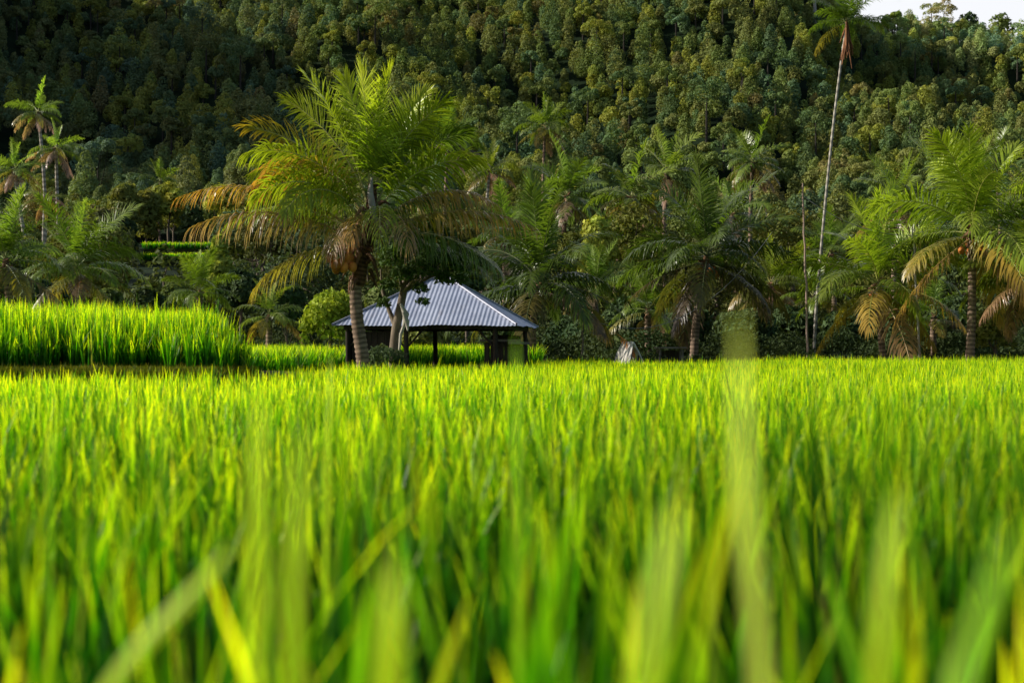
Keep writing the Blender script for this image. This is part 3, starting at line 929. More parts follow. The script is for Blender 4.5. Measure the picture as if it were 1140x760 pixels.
def clump_shape(kind, r, h, w):
    """lumps of a crown of total height h, width w, standing on z=0 with clear stem"""
    cl = []
    if kind == "conical":
        nlev = 7
        for i in range(nlev):
            t = i / (nlev - 1)
            rr = w / 2 * (1 - 0.75 * t ** 1.4) * (0.75 + 0.25 * min(1, i))
            m = max(1, int(5 * (1 - t)) + 1)
            for j in range(m):
                a = j * 6.28 / m + i * 1.1 + r.uniform(-0.4, 0.4)
                q = rr * (0.58 if m > 1 else 0)
                s = rr * r.uniform(0.5, 0.72) if m > 1 else rr * 1.2
                cl.append((math.cos(a) * q, math.sin(a) * q, h * (0.2 + 0.72 * t) + r.uniform(-0.3, 0.3), s, s, s * 1.15))
    elif kind == "columnar":
        for i in range(12):
            t = i / 11
            rr = w / 2 * (0.75 + 0.25 * math.sin(t * 3.1)) * (1 - 0.45 * t ** 4)
            a = i * 2.4 + r.uniform(-0.4, 0.4)
            s = rr * r.uniform(0.6, 0.85)
            cl.append((math.cos(a) * rr * 0.42, math.sin(a) * rr * 0.42, h * (0.22 + 0.68 * t), s, s, s * 1.25))
    elif kind == "round":
        for i in range(13):
            a = i * 2.4
            el = r.uniform(-0.4, 1.4)
            q = w / 2 * 0.55
            s = w / 2 * r.uniform(0.38, 0.58)
            cl.append((math.cos(a) * math.cos(el) * q, math.sin(a) * math.cos(el) * q, h * 0.56 + math.sin(el) * h * 0.24, s, s, s * 0.95))
    else:                                       # spreading: flat-topped, open, on a tall stem
        for i in range(11):
            a = i * 2.4
            q = w / 2 * math.sqrt(r.uniform(0.05, 0.75))
            s = w / 2 * r.uniform(0.24, 0.42)
            cl.append((math.cos(a) * q, math.sin(a) * q, h * (0.72 + r.uniform(-0.1, 0.16)) + 0.1 * h * (1 - (q / (w / 2)) ** 2), s, s, s * 0.8))
    return cl


def stem_geo(mb, h, r0, cl, seed, mat=0, limbs=6, col=(1, 1, 1)):
    r = np.random.default_rng(seed)
    pts = [np.array([r.normal(0, 0.02) * h * t, r.normal(0, 0.02) * h * t, h * t]) for t in np.linspace(0, 0.8, 7)]
    pts[0][:] = 0
    mb.add(*tube(pts, r0 * np.array([1.4, 1.0, 0.9, 0.8, 0.65, 0.5, 0.25]), 7), col, mat)
    for j in range(min(limbs, len(cl))):
        c = cl[int(r.integers(0, len(cl)))]
        st_ = pts[int(r.integers(2, 6))]
        e = np.array(c[:3])
        mid = (st_ + e) / 2 + np.array([0, 0, -0.05 * h])
        mb.add(*tube([st_, mid, e], [r0 * 0.45, r0 * 0.3, r0 * 0.08], 5), col, mat)


TONES = {  # tint used as object colour, word for the label
    "olive green": (1.10, 1.05, 0.78),
    "yellow green": (1.5, 1.4, 0.62),
    "deep green": (0.72, 0.92, 0.85),
    "blue green": (0.70, 0.95, 1.15),
    "brownish": (1.30, 1.0, 0.85),
    "mid green": (1.0, 1.1, 0.75),
}
BASE = (0.225, 0.262, 0.108)  # foliage green with extra blue standing in for distance haze
SH_WORD = {"conical": "cone shaped", "columnar": "narrow upright", "round": "rounded", "spreading": "flat topped open"}
PROTO = {}
for kind, h, w in (("conical", 8.0, 4.4), ("columnar", 8.6, 3.3), ("round", 6.4, 4.9), ("spreading", 10.5, 5.6)):
    for v in range(3):
        r = random.Random(hash((len(kind), v)) & 0xffff)
        cl = clump_shape(kind, r, h, w)
        mb = MB()
        crown_geo(mb, cl, 4600 if kind != "spreading" else 2600, 0.33, BASE, 300 + v * 7 + len(kind), var=0.09, jit=0.30, depth=0.15)
        stem_geo(mb, h, 0.16, cl, 31 + v, 1, 5)
        PROTO[kind, v] = mb.mesh(kind + "_tree", [M_FOL, M_DBARK])


def zone(px, py, d):
    if d < 190:
        band = "below the hill"
    elif py > 175:
        band = "at the hill foot"
    elif py > 115:
        band = "low on the hill"
    elif py > 60:
        band = "halfway up the hill"
    else:
        band = "high on the hill"
    for lim, w in ((70, "behind the left pale palms"), (150, "right of the pale palms"), (240, "above the far terrace"), (330, "left of the big palm"),
                   (420, "over the big palm"), (540, "right of the big palm"), (640, "above the hut"), (720, "over the short grey pole"),
                   (800, "left over the dark palm"), (890, "right over the dark palm"), (960, "around the slender palm"),
                   (1050, "right of the slender palm"), (2000, "near the right edge palms")):
        if px < lim:
            return band, w


# --- hill forest positions
r = np.random.default_rng(21)
pos = []
sp = 4.3
for gy in np.arange(196, 470, sp):
    half = 0.40 * gy + 8
    for gx in np.arange(-half, half, sp):
        x = gx + r.uniform(-0.42, 0.42) * sp
        y = gy + r.uniform(-0.42, 0.42) * sp
        z = float(terrain(x, y))
        px = PX(x, y)
        py = HOR - F_PX * (z + 7 - CAM_Z) / y
        if py < -60 and y > 330:
            continue
        if px > 900 and y > 432:
            continue
        pos.append((y, x, z, px, py))
pos.sort()
shown = [p for p in pos if -12 < p[3] < 1152 and p[4] < 245]
things, rest = [], []
picked = set()
for p in shown[:290]:
    picked.add(p)
rest = [p for p in pos if p not in picked]
kinds_w = (["conical"] * 6 + ["columnar"] * 6 + ["round"] * 3 + ["spreading"] * 2)
tone_w = (["olive green"] * 7 + ["yellow green"] * 4 + ["deep green"] * 4 + ["blue green"] * 2 + ["brownish"] + ["mid green"] * 6)
rr = random.Random(4)
for (y, x, z, px, py) in sorted(picked):
    k = rr.choice(kinds_w)
    tn = rr.choice(tone_w)
    s = rr.uniform(0.62, 1.05) + (0.35 if rr.random() < 0.15 else 0)
    c = np.array(TONES[tn]) * rr.uniform(0.85, 1.15)
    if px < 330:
        c = c * np.array([0.95, 0.95, 1.2])  # bluer tint paints haze over the shadowed left slope
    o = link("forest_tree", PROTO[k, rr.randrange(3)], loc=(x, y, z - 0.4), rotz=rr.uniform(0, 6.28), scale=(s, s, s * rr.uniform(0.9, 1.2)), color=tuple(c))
    band, w = zone(px, py, y)
    tag(o, f"{tn} {SH_WORD[k]} tree {band} {w}", "tree", "trees covering the hillside")

# the rest of the forest: one mass
mb = MB()
tn_keys = list(TONES)
for i, (y, x, z, px, py) in enumerate(rest):
    k = rr.choice(kinds_w)
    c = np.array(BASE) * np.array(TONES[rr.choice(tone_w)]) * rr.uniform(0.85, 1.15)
    s = (rr.uniform(0.65, 1.1) + (0.3 if rr.random() < 0.15 else 0)) * (1.0 if y < 400 else 1.15)
    h, w = {"conical": (8.0, 4.4), "columnar": (8.6, 3.3), "round": (6.4, 4.9), "spreading": (10.5, 5.6)}[k]
    cl = np.array(clump_shape(k, rr, h * s, w * s)) + np.array([x, y, z - 0.4, 0, 0, 0])
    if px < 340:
        c = c * np.array([0.95, 0.95, 1.25])  # same painted blue haze for the left part of the mass
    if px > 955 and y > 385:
        c = c * np.array([1.6, 1.6, 2.1])  # far ridge mass tinted paler and bluer, haze put into the leaf colour
    inview = -20 < px < 1160 and py > -45
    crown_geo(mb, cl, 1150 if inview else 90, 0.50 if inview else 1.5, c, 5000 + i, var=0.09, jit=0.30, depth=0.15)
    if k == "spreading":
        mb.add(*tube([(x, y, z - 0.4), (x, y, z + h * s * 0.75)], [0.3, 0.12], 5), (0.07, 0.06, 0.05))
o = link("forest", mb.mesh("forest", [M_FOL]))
tag(o, "dense forest covering the upper hillside up to the ridge", "forest", kind="stuff")


# --- nearer broadleaf trees with trunk and crown
def tree(px, py_top, d, w_px, label, kind="round", tone=(1, 1, 1), h=None, n=2600, leaf=0.3, seed=0, name="broadleaf_tree", group="broadleaf trees in the grove", cat="tree", stem=None, base_py=None, loose=False):
    w = w_px / F_PX * d
    top = P(px, py_top, d)
    gz = float(terrain(top[0], d)) - 0.1
    if base_py is not None:
        gz = P(px, base_py, d)[2]
    h = max(1.0, top[2] - gz)
    r_ = random.Random(seed)
    # clumps fill the top of the tree; very tall trees keep a clear stem
    hc = min(h, w * 2.0)
    cl = [(c[0], c[1], c[2] + h - hc, c[3], c[4], c[5]) for c in clump_shape(kind, r_, hc * 0.95, w)]
    over = max(c[2] + 0.95 * c[5] for c in cl) - h
    cl = [(c[0], c[1], c[2] - over, c[3], c[4], c[5]) for c in cl]
    if loose:
        cl += [(c[0] * 1.35 + r_.uniform(-0.2, 0.2), c[1] * 1.3, c[2] + r_.uniform(-0.35, 0.2), c[3] * 0.42, c[4] * 0.42, c[5] * 0.5) for c in cl]
    root = empty(name, (top[0], d, gz), label, cat, group)
    mb = MB()
    stem_geo(mb, h, stem or max(0.06, 0.02 * h), cl, seed, 0, 7)
    link("trunk", mb.mesh("trunk", [M_BARK], True), root)
    mb = MB()
    crown_geo(mb, cl, n, leaf, np.array(BASE) * np.array(tone), 900 + seed, jit=0.85 if loose else 0.42, depth=0.75 if loose else 0.25)
    link("crown", mb.mesh("crown", [M_FOL]), root)
    return root


YB = (2.2, 2.3, 0.7)
BL = (1.5, 1.6, 0.7)
MG = (0.75, 0.85, 0.6)
DK = (0.32, 0.44, 0.42)  # dark leaf tint; in the grove it puts shade into the colour
OL = (1.1, 1.0, 0.6)
tree(368, 322, 44, 74, "bright yellow green bush tree left of the hut roof", "round", (1.6, 1.75, 0.45), seed=1, n=2600, leaf=0.20, loose=True)
tree(1108, 340, 47, 62, "rounded olive bush right of the tall right palm trunk", "round", OL, seed=2, n=2600, leaf=0.2)
tree(98, 220, 92, 58, "bright green leafy tree behind the upright left palm", "conical", (1.8, 1.9, 0.7), seed=3, leaf=0.42)
tree(126, 250, 88, 44, "fresh green tree right of the upright left palm", "columnar", BL, seed=4, leaf=0.4)
tree(134, 240, 104, 40, "dark rounded tree left of the far green terrace", "round", DK, seed=5, leaf=0.45)
tree(138, 205, 168, 34, "olive tree in the row above the far terrace at its left end", "round", OL, seed=6, leaf=0.7, n=1500)
tree(163, 210, 170, 34, "narrow olive tree in the row above the far terrace", "columnar", OL, seed=7, leaf=0.7, n=1500)
tree(188, 203, 172, 46, "large lit tree standing directly above the far terrace", "round", (1.8, 1.6, 0.7), seed=8, leaf=0.7, n=1800)  # sunlit look put into the brighter tint
tree(216, 212, 168, 36, "dark tree above the right end of the far terrace", "conical", DK, seed=9, leaf=0.7, n=1500)
tree(248, 206, 160, 50, "broad yellow green tree above the tip of the lowest left frond", "round", (1.9, 1.7, 0.7), seed=10, leaf=0.6, n=2000)
tree(284, 200, 150, 46, "olive rounded tree behind the upper left fronds of the big palm", "round", OL, seed=11, leaf=0.6, n=1800)
tree(244, 262, 70, 38, "conical green tree just right of the far terrace", "conical", BL, seed=12, leaf=0.34)
tree(196, 314, 64, 44, "shaded green tree in front of the far terrace", "round", MG, seed=13, leaf=0.3)
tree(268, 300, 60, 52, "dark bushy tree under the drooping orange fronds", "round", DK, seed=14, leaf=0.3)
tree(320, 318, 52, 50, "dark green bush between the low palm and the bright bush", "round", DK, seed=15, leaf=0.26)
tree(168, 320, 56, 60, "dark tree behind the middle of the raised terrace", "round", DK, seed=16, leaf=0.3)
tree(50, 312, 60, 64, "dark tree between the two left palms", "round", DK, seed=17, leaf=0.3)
tree(122, 322, 52, 46, "low green bush right of the upright left palm", "round", MG, seed=18, leaf=0.26)
tree(20, 262, 78, 56, "olive tree behind the broad left edge palm", "round", OL, seed=19, leaf=0.36)
tree(664, 240, 66, 44, "yellow lit tree between the grove palms", "columnar", (1.9, 1.75, 0.7), seed=20, leaf=0.34)  # raised yellow tint paints this crown as lit
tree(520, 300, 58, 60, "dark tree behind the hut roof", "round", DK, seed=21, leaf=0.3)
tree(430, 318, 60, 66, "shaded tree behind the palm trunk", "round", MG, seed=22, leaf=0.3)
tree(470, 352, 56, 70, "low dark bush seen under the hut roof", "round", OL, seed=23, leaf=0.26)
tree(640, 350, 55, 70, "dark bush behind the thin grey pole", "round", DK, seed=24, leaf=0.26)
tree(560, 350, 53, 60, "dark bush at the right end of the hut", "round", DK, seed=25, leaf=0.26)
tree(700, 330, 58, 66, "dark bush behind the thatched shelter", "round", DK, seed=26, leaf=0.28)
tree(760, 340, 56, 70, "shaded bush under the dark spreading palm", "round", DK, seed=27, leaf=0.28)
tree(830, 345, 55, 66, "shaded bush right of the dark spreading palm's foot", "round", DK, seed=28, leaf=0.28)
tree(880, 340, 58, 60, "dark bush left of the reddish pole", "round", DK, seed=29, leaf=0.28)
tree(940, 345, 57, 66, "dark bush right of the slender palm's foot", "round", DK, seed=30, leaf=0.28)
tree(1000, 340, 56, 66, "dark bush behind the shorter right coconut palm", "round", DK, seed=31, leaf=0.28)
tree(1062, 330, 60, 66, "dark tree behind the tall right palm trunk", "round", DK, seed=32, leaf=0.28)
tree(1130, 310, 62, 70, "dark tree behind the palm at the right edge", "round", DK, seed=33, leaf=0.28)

# random belt of trees filling the ground between grove and hill
bl = random.Random(77)
belt = []
tries = 0
while len(belt) < 185 and tries < 9000:
    tries += 1
    d = 66 + 126 * bl.random() ** 0.8
    px = bl.uniform(-25, 1165)
    x = (px - 570) / F_PX * d
    if 138 < px < 258 and 75 < d < 178:
        continue
    if any((x - q[0]) ** 2 + (d - q[1]) ** 2 < 11 + 8 * (d > 120) for q in belt):
        continue
    belt.append((x, d, px))
for i, (x, d, px) in enumerate(belt):
    h = bl.uniform(5.5, 9.0) * (1.0 if d > 100 else 0.85)
    gz = float(terrain(x, d))
    py = HOR - F_PX * (gz + h - CAM_Z) / d
    kd = bl.choice(kinds_w)
    tn = bl.choice(tone_w)
    band, w = zone(px, py, d)
    dd = "nearer " if d < 105 else ("farther " if d > 150 else "")
    tree(px, py, d, bl.uniform(4.2, 6.0) / d * F_PX, f"{dd}{tn} {SH_WORD[kd]} tree {band} {w}", kd, np.array(TONES[tn]) * (0.42 if d < 105 else 0.70), seed=400 + i,  # nearer belt tinted darker, grove shade put into the leaves
         n=2000, leaf=0.42 if d > 100 else 0.32, group="trees in the belt below the hill", name="belt_tree")

# pale-stemmed trees on the right ridge
for i, (px, py, d, w_) in enumerate([(996, 14, 418, 26), (1010, 18, 424, 20), (1078, 14, 420, 30), (1114, 14, 424, 30), (1048, 22, 422, 24)]):
    root = tree(px, py, d, w_, ["pale stemmed tree on the ridge right of the slender palm", "small pale stemmed tree on the ridge beside a taller one", "dense dark tree on the ridge skyline left of the tall grey trunk",
                                "tall ridge tree with a bare grey trunk at the far right", "low dark tree in the dip of the ridge skyline"][i], ["spreading", "spreading", "columnar", "columnar", "round"][i],
                [BL, BL, DK, MG, DK][i], seed=700 + i, n=900, leaf=1.2, stem=0.28, group="trees on the right ridge", name="ridge_tree")
    if i in (0, 1, 3):
        for ch in root.children:
            if ch.name.startswith("trunk"):
                ch.data.materials[0] = M_PALE

# undergrowth: nobody could count it
r = np.random.default_rng(31)
mb = MB()
cl = []
for i in range(1500):
    d = 44.5 + 160 * r.uniform() ** 1.7
    px = r.uniform(-60, 1200)
    x = (px - 570) / F_PX * d
    if x < 1.2 and d < 54:
        continue
    s = r.uniform(0.4, 1.0) * (0.75 if d < 50 else 1.2 + 0.8 * (d > 90))
    if 138 < px < 262 and d > 82:
        continue
    cl.append((x, d, float(terrain(x, d)) + s * 0.5, s, s, s * 0.85))
ncl = [c for c in cl if c[1] < 62]
fcl = [c for c in cl if c[1] >= 62]
crown_geo(mb, ncl, 90000, 0.15, np.array(BASE) * np.array((0.26, 0.33, 0.28)), 78, jit=0.7, depth=0.5)  # leaf colour darkened to stand in for shade under the palms
crown_geo(mb, fcl, 90000, 0.34, np.array(BASE) * np.array((0.42, 0.5, 0.4)), 77, jit=0.7, depth=0.5)  # farther clumps darkened less, with shade also in the colour
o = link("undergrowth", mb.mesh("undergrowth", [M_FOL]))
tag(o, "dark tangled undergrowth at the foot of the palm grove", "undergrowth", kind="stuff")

# --- the small dark tree leaning beside the big palm
s0 = P(438, 400, 33.2)
s0[2] = 0.0
root = empty("shade_tree", s0, "small dark leafy tree with a leaning grey trunk between the big palm and the hut", "tree")


def SL(px, py, dy=0.0):
    return P(px, py, 33.2 + dy) - s0


tb_ = MB()
tb_.add(*tube([SL(437, 432), SL(438, 395), SL(441, 365), SL(447, 335), SL(452, 310), SL(458, 285)], [0.17, 0.13, 0.115, 0.10, 0.08, 0.04], 9))
tb_.add(*tube([SL(441, 365), SL(433, 345, 0.2), SL(425, 322, 0.4), SL(424, 300, 0.4)], [0.07, 0.055, 0.04, 0.02], 7))
for (ex, ey, dy) in [(490, 285, -0.3), (510, 300, 0.3), (480, 262, 0.5), (436, 285, -0.4), (470, 310, -0.8)]:
    tb_.add(*tube([SL(449, 325), (SL(449, 325) + SL(ex, ey, dy)) / 2 + np.array([0, 0, 0.1]), SL(ex, ey, dy)], [0.05, 0.035, 0.012], 6))
link("trunk", tb_.mesh("trunk", [M_BARK], True), root)
cl = []
for (px, py, rpx, dy) in [(440, 288, 20, 0), (462, 276, 24, 0.2), (488, 284, 22, -0.2), (508, 296, 18, 0.2), (472, 300, 20, -0.6), (448, 306, 14, -0.5), (520, 284, 16, 0.4), (495, 312, 12, -0.3),
                          (432, 318, 10, -0.2), (482, 258, 18, 0.4), (456, 258, 16, 0.5), (468, 322, 9, -0.7), (512, 312, 9, 0.1), (428, 338, 8, -0.1), (470, 336, 7, -0.4), (500, 270, 16, 0.6), (535, 295, 12, 0.3)]:
    c = SL(px, py, dy)
    q = rpx / F_PX * 33
    cl.append((c[0], c[1], c[2], q, q * 1.1, q * 0.8))
mb = MB()
crown_geo(mb, cl, 4600, 0.15, np.array(BASE) * np.array((0.34, 0.5, 0.38)), 88, jit=0.8, depth=0.6, flat=0.5)
link("crown", mb.mesh("crown", [M_FOL]), root)
# pale dry sheath hanging beside the trunk
dv = MB()
dv.add(*tube([SL(446, 338, -0.4), SL(452, 350, -0.4), SL(450, 362, -0.4), SL(446, 372, -0.4), SL(444, 398, -0.4)], [0.03, 0.09, 0.05, 0.04, 0.03], 6))
dv.add(*tube([SL(449, 348, -0.45), SL(453, 358, -0.45), SL(454, 368, -0.45)], [0.04, 0.07, 0.02], 6))
link("dry_bark_strip", dv.mesh("dry_bark_strip", [M_PALE], True), root)
# weeds at its foot
mb = MB()
cl = []
for (px, py, rpx, d) in [(420, 396, 12, 32.6), (432, 393, 9, 32.4), (444, 397, 10, 32.6), (425, 386, 6, 32.8)]:
    c = P(px, py, d)
    q = rpx / F_PX * 33
    cl.append((c[0], c[1], c[2] - 0.1, q, q, q * 1.3))
crown_geo(mb, cl, 900, 0.11, (0.10, 0.14, 0.07), 91, jit=0.9, depth=0.8, flat=0.4)
o = link("weeds", mb.mesh("weeds", [M_FOL]))
tag(o, "grey green weeds around the foot of the small leaning tree", "weeds", kind="stuff")

# ---------------------------------------------------------------- the hut
HA = -R(8.0)
FRC = P(575, 362, 36.0)                       # front right eave corner
ux = np.array([math.cos(HA), math.sin(HA), 0])      # along the front, to the right
uy = np.array([-math.sin(HA), math.cos(HA), 0])     # into the depth
WID, DEP, EZ, RISE = 5.0, 4.7, FRC[2], 1.36
RL = 0.5                                       # ridge length
org = FRC - ux * WID / 2 + uy * DEP / 2
org[2] = 0.0
hut = empty("field_hut", org, "open field hut with a blue grey corrugated metal hip roof", "hut", rotz=HA)


def slope(mb, half_w, run, ridge_half, ang, pitch=0.118, amp=0.0075):
    """corrugated hip slope; eave along local x at y=-run, rises towards y=0; rotated by ang about z"""
    nc = int(2 * half_w / pitch)
    sub = 6
    xs_ = np.linspace(-half_w, half_w, nc * sub + 1)
    off = amp * np.cos(np.arange(len(xs_)) * 2 * np.pi / sub)
    top_t = np.clip((half_w - np.abs(xs_)) / (half_w - ridge_half), 0.0, 1.0)   # how far up the hip lets this line go
    nlen = math.hypot(run, RISE)
    nv = np.array([0, -RISE / nlen, run / nlen])
    rowsN = 5
    V = []
    for k in range(rowsN):
        t = top_t * k / (rowsN - 1)
        V.append(np.stack([xs_, -run + run * t, EZ + RISE * t], -1) + off[:, None] * nv)
    V = np.array(V)
    V[..., 2] += (0.014 * np.sin(xs_ * 2.3 + ang) + 0.008 * np.sin(xs_ * 5.1 + 2 * ang))[None, :] * np.linspace(1, 0.2, rowsN)[:, None]
    V = V.reshape(-1, 3)
    cr, sr = math.cos(ang), math.sin(ang)
    V[:, :2] = V[:, :2] @ np.array([[cr, sr], [-sr, cr]])
    m = len(xs_)
    F = [(k * m + j, k * m + j + 1, (k + 1) * m + j + 1, (k + 1) * m + j) for k in range(rowsN - 1) for j in range(m - 1)]
    mb.add(V, F)


roof = MB()
slope(roof, WID / 2, DEP / 2, RL / 2, 0)
slope(roof, WID / 2, DEP / 2, RL / 2, math.pi)
slope(roof, DEP / 2, WID / 2 - RL / 2, 0.0, math.pi / 2)
slope(roof, DEP / 2, WID / 2 - RL / 2, 0.0, -math.pi / 2)
# the end slopes meet the ridge ends: shift them outwards
nf = [len(v) for v in roof.V]
roof.V[2][:, 0] += RL / 2
roof.V[3][:, 0] -= RL / 2
ro = link("roof", roof.mesh("roof", [M_METAL]), hut)
caps = []
E = [(-WID / 2, -DEP / 2), (WID / 2, -DEP / 2), (WID / 2, DEP / 2), (-WID / 2, DEP / 2)]
for i, (x, y) in enumerate(E):
    a = np.array([x, y, EZ + 0.03])
    c = np.array([math.copysign(RL / 2, x), 0, EZ + RISE + 0.035])
    link("ridge_cap", MB().add(*tube([a, (a + c) / 2 - np.array([0, 0, 0.012]), c], [0.035, 0.035, 0.035], 6)).mesh("ridge_cap", [M_RIDGE], True), ro)
link("ridge_cap", MB().add(*tube([(-RL / 2 - 0.05, 0, EZ + RISE + 0.04), (RL / 2 + 0.05, 0, EZ + RISE + 0.04)], 0.055, 6)).mesh("ridge_cap", [M_RIDGE], True), ro)
# eave beams
for (c, s) in [((0, -DEP / 2 + 0.30, EZ - 0.03), (WID - 0.5, 0.09, 0.14)), ((0, DEP / 2 - 0.30, EZ - 0.03), (WID - 0.5, 0.09, 0.14)),
               ((-WID / 2 + 0.30, 0, EZ - 0.035), (0.09, DEP - 0.72, 0.13)), ((WID / 2 - 0.30, 0, EZ - 0.035), (0.09, DEP - 0.72, 0.13))]:
    link("eave_beam", MB().add(*box(c, s)).mesh("eave_beam", [M_WOODD]), hut)
for (x, y) in [(-WID / 2 + 0.34, -DEP / 2 + 0.34), (WID / 2 - 0.62, -DEP / 2 + 0.34), (WID / 2 - 0.34, DEP / 2 - 0.34), (-WID / 2 + 0.34, DEP / 2 - 0.34), (-0.55, -DEP / 2 + 0.36), (-0.55, DEP / 2 - 0.34)]:
    V, F = tube([(x, y, -0.1), (x + 0.01, y, EZ * 0.5), (x, y, EZ - 0.1)], [0.075, 0.07, 0.065], 8)
    link("post", MB().add(V, F).mesh("post", [M_WOODD], True), hut)


for (x, sx) in [(-WID / 2 + 0.34, 1), (WID / 2 - 0.62, -1), (-0.55, 1), (-0.55, -1)]:
    y = -DEP / 2 + 0.345
    V, F = tube([(x, y, EZ - 0.62), (x + sx * 0.45, y, EZ - 0.12)], 0.03, 6)
    link("brace", MB().add(V, F).mesh("brace", [M_WOODD], True), hut)


def planks(x0, x1, y, z0, z1, along="x"):
    mb_ = MB()
    r_ = random.Random(int(1000 * (x0 + y)))
    x = x0
    while x < x1 - 0.02:
        w_ = min(r_.uniform(0.14, 0.22), x1 - x)
        t = z1 - r_.uniform(0, 0.05)
        c = (x + w_ / 2, y + r_.uniform(-0.012, 0.012), (z0 + t) / 2)
        if along == "x":
            mb_.add(*box(c, (w_ - 0.012, 0.025, t - z0)))
        else:
            mb_.add(*box((c[1], c[0], c[2]), (0.025, w_ - 0.012, t - z0)))
        x += w_
    return mb_


link("plank_wall", planks(-WID / 2 + 0.43, -0.85, -DEP / 2 + 0.42, 0.0, EZ - 0.12).mesh("plank_wall", [M_WOODD]), hut)
link("plank_wall", planks(-DEP / 2 + 0.5, DEP / 2 - 0.5, -WID / 2 + 0.36, 0.0, EZ - 0.12, "y").mesh("plank_wall", [M_WOODD]), hut)
# right part: low rail fence, shelf and stored things
mb = planks(1.55, WID / 2 - 0.28, -DEP / 2 + 0.52, 0.0, 1.30)
link("side_panel", mb.mesh("side_panel", [M_WOODD]), hut)
link("side_panel", planks(-DEP / 2 + 0.6, DEP / 2 - 0.45, WID / 2 - 0.33, 0.0, 1.22, "y").mesh("side_panel", [M_WOODD]), hut)
link("rail", MB().add(*box((WID / 2 - 0.2, -0.3, 1.27), (0.10, DEP - 1.0, 0.07))).add(*box((WID / 2 - 0.5, -DEP / 2 + 0.45, 1.33), (1.1, 0.10, 0.06))).mesh("rail", [M_WOODP]), hut)
link("plank_wall", planks(1.15, WID / 2 - 0.45, DEP / 2 - 0.42, 0.0, EZ - 0.2).mesh("plank_wall", [M_WOODD]), hut)
# sleeping platform inside
pl = MB()
pl.add(*box((1.55, 0.5, 0.62), (1.3, 2.2, 0.07)))
for (x, y) in [(1.0, -0.5), (2.05, -0.5), (1.0, 1.5), (2.05, 1.5)]:
    pl.add(*box((x, y, 0.29), (0.09, 0.09, 0.58)))
link("platform", pl.mesh("platform", [M_WOODP]), hut)

# --- little thatched shelter right of the hut, and the dark lean-to beyond
s1 = P(699, 395, 44.0)
s1[2] = 0.0
sroot = empty("thatched_shelter", s1, "tiny shelter with a bleached steep thatch panel behind the field edge", "shelter")
sroot.rotation_euler = (0, 0, R(-48))
th = MB()
nS = 30
for i in range(nS):
    x = -0.30 + 0.60 * i / (nS - 1)
    jz = rs.uniform(-0.06, 0.06)
    V, F = tube([(x * 1.25, -0.34, 0.62 + jz), (x * 1.05, -0.16, 1.0), (x * 0.8, 0.0, 1.32 + jz * 0.5)], [0.010, 0.017, 0.010], 5)
    th.add(V, F, np.array([1, 1, 1]) * rs.uniform(0.5, 1.2))
    V, F = tube([(x * 1.25, 0.34, 0.62 - jz), (x * 1.05, 0.16, 1.0), (x * 0.8, 0.0, 1.32)], [0.03, 0.035, 0.025], 5)
    th.add(V, F)
link("thatch", th.mesh("thatch", [M_THATCH], True), sroot)
for (x, y) in [(-0.3, -0.2), (0.3, -0.2), (-0.3, 0.2), (0.3, 0.2)]:
    link("post", MB().add(*tube([(x, y, -0.1), (x, y, 0.9)], 0.035, 6)).mesh("post", [M_WOODD], True), sroot)
s2 = P(746, 395, 44.5)
s2[2] = 0.0
lroot = empty("lean_to", s2, "dark wooden lean-to under the fronds of the dark spreading palm", "shelter")
for (x, y) in [(-0.36, -0.3), (0.36, -0.3), (-0.36, 0.4), (0.36, 0.4)]:
    link("post", MB().add(*tube([(x, y, -0.1), (x, y, 1.1)], 0.045, 6)).mesh("post", [M_WOODP], True), lroot)
link("roof", MB().add(*box((0, 0.05, 1.14), (0.95, 1.0, 0.05))).mesh("roof", [M_WOODP]), lroot)
link("back_wall", planks(-0.34, 0.34, 0.34, 0.0, 1.08).mesh("back_wall", [M_WOODD]), lroot)

fl = P(688, 372, 44.2)
o = link("dry_frond", FR["near", 8, 0], loc=fl, rotz=R(-35), scale=0.24, color=(2.6, 1.5, 0.5))
tag(o, "orange brown dry palm frond drooping beside the thatched shelter", "palm frond")

# ---------------------------------------------------------------- light, sky, camera
SUN_EL, SUN_AZ = 28.0, -87.0          # azimuth measured from +y towards +x
sd = Vector((math.sin(R(SUN_AZ)) * math.cos(R(SUN_EL)), math.cos(R(SUN_AZ)) * math.cos(R(SUN_EL)), math.sin(R(SUN_EL))))
ld = bpy.data.lights.new("sun", "SUN")
ld.energy = 5.0
ld.angle = R(0.5)
ld.color = (1.0, 0.95, 0.83)
lo = bpy.data.objects.new("sun", ld)
COL.objects.link(lo)
lo.rotation_euler = sd.to_track_quat("Z", "Y").to_euler()
lo.location = (-40, 10, 60)

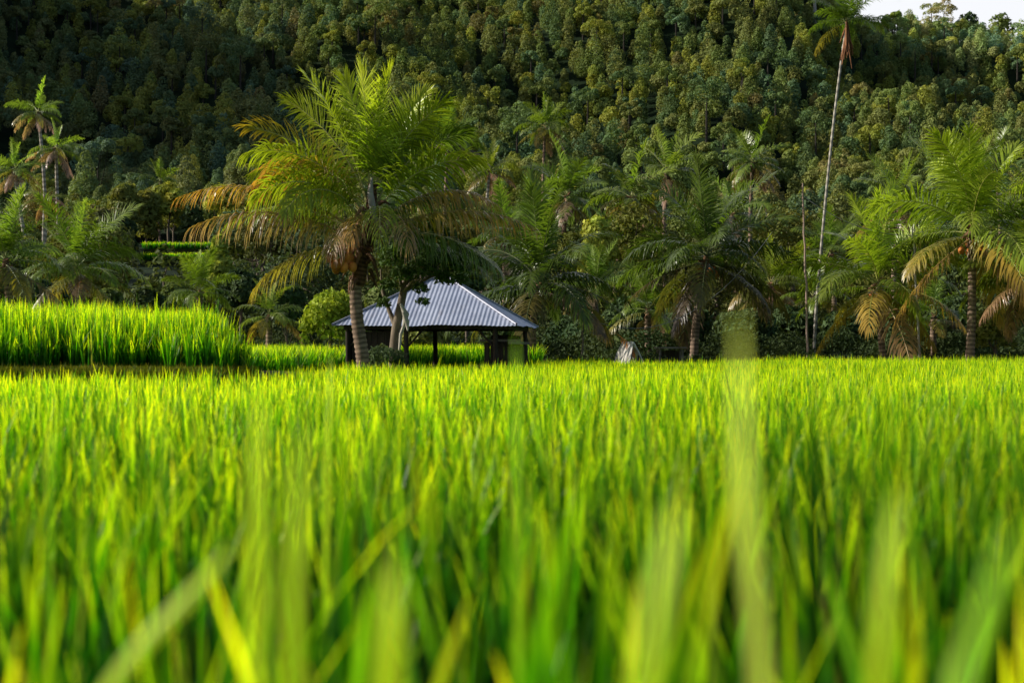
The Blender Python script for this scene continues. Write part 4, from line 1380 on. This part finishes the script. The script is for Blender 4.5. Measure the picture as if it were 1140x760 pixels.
w = bpy.data.worlds.new("World")
scene.world = w
w.use_nodes = True
N, L = w.node_tree.nodes, w.node_tree.links
N.clear()
sky = N.new("ShaderNodeTexSky")
sky.sky_type = "NISHITA"
sky.sun_disc = False
sky.sun_elevation = R(SUN_EL)
sky.sun_rotation = R(SUN_AZ)
sky.dust_density = 2.0
bg = N.new("ShaderNodeBackground")
bg.inputs[1].default_value = 0.10
tcw = N.new("ShaderNodeTexCoord")
nzw = N.new("ShaderNodeTexNoise")
nzw.inputs["Scale"].default_value = 2.6
nzw.inputs["Detail"].default_value = 7
nzw.inputs["Roughness"].default_value = 0.6
mpw = N.new("ShaderNodeMapping")
mpw.inputs["Scale"].default_value = (1, 1, 2.2)
L.new(tcw.outputs["Generated"], mpw.inputs[0])
L.new(mpw.outputs[0], nzw.inputs[0])
crw = N.new("ShaderNodeValToRGB")
crw.color_ramp.elements[0].position = 0.22
crw.color_ramp.elements[1].position = 0.40
L.new(nzw.outputs["Fac"], crw.inputs[0])
mxw = N.new("ShaderNodeMix")
mxw.data_type = "RGBA"
mxw.inputs[7].default_value = (9.4, 9.6, 10.0, 1)      # bright sunlit cloud
sepw = N.new("ShaderNodeSeparateXYZ")
L.new(tcw.outputs["Generated"], sepw.inputs[0])
mrw = N.new("ShaderNodeMapRange")            # cloud bank low over the far ridge
mrw.interpolation_type = "SMOOTHSTEP"
mrw.inputs[1].default_value = 0.62
mrw.inputs[2].default_value = 0.9
L.new(sepw.outputs["Y"], mrw.inputs[0])
mmw = N.new("ShaderNodeMath")
mmw.operation = "MULTIPLY"
L.new(crw.outputs[0], mmw.inputs[0])
L.new(mrw.outputs[0], mmw.inputs[1])
L.new(mmw.outputs[0], mxw.inputs[0])
L.new(sky.outputs[0], mxw.inputs[6])
L.new(mxw.outputs[2], bg.inputs[0])
out = N.new("ShaderNodeOutputWorld")
L.new(bg.outputs[0], out.inputs[0])

cam = bpy.data.cameras.new("camera")
cam.sensor_width = 36
cam.lens = 36 * F_PX / 1140
cam.clip_start = 0.05
cam.clip_end = 6000
cam.dof.use_dof = True
cam.dof.focus_distance = 44
cam.dof.aperture_fstop = 1.75
co = bpy.data.objects.new("camera", cam)
COL.objects.link(co)
co.location = (0, 0, CAM_Z)
co.rotation_euler = (R(90) + math.atan((HOR - 380) / F_PX), 0, 0)
scene.camera = co

scene.view_settings.view_transform = "Standard"
scene.view_settings.look = "None"
scene.view_settings.exposure = 0
scene.cycles.max_bounces = 8
scene.cycles.diffuse_bounces = 3
scene.cycles.transmission_bounces = 4
scene.cycles.glossy_bounces = 2
scene.cycles.caustics_reflective = False
scene.cycles.caustics_refractive = False
try:
    scene.cycles.use_denoising = True
except Exception:
    pass
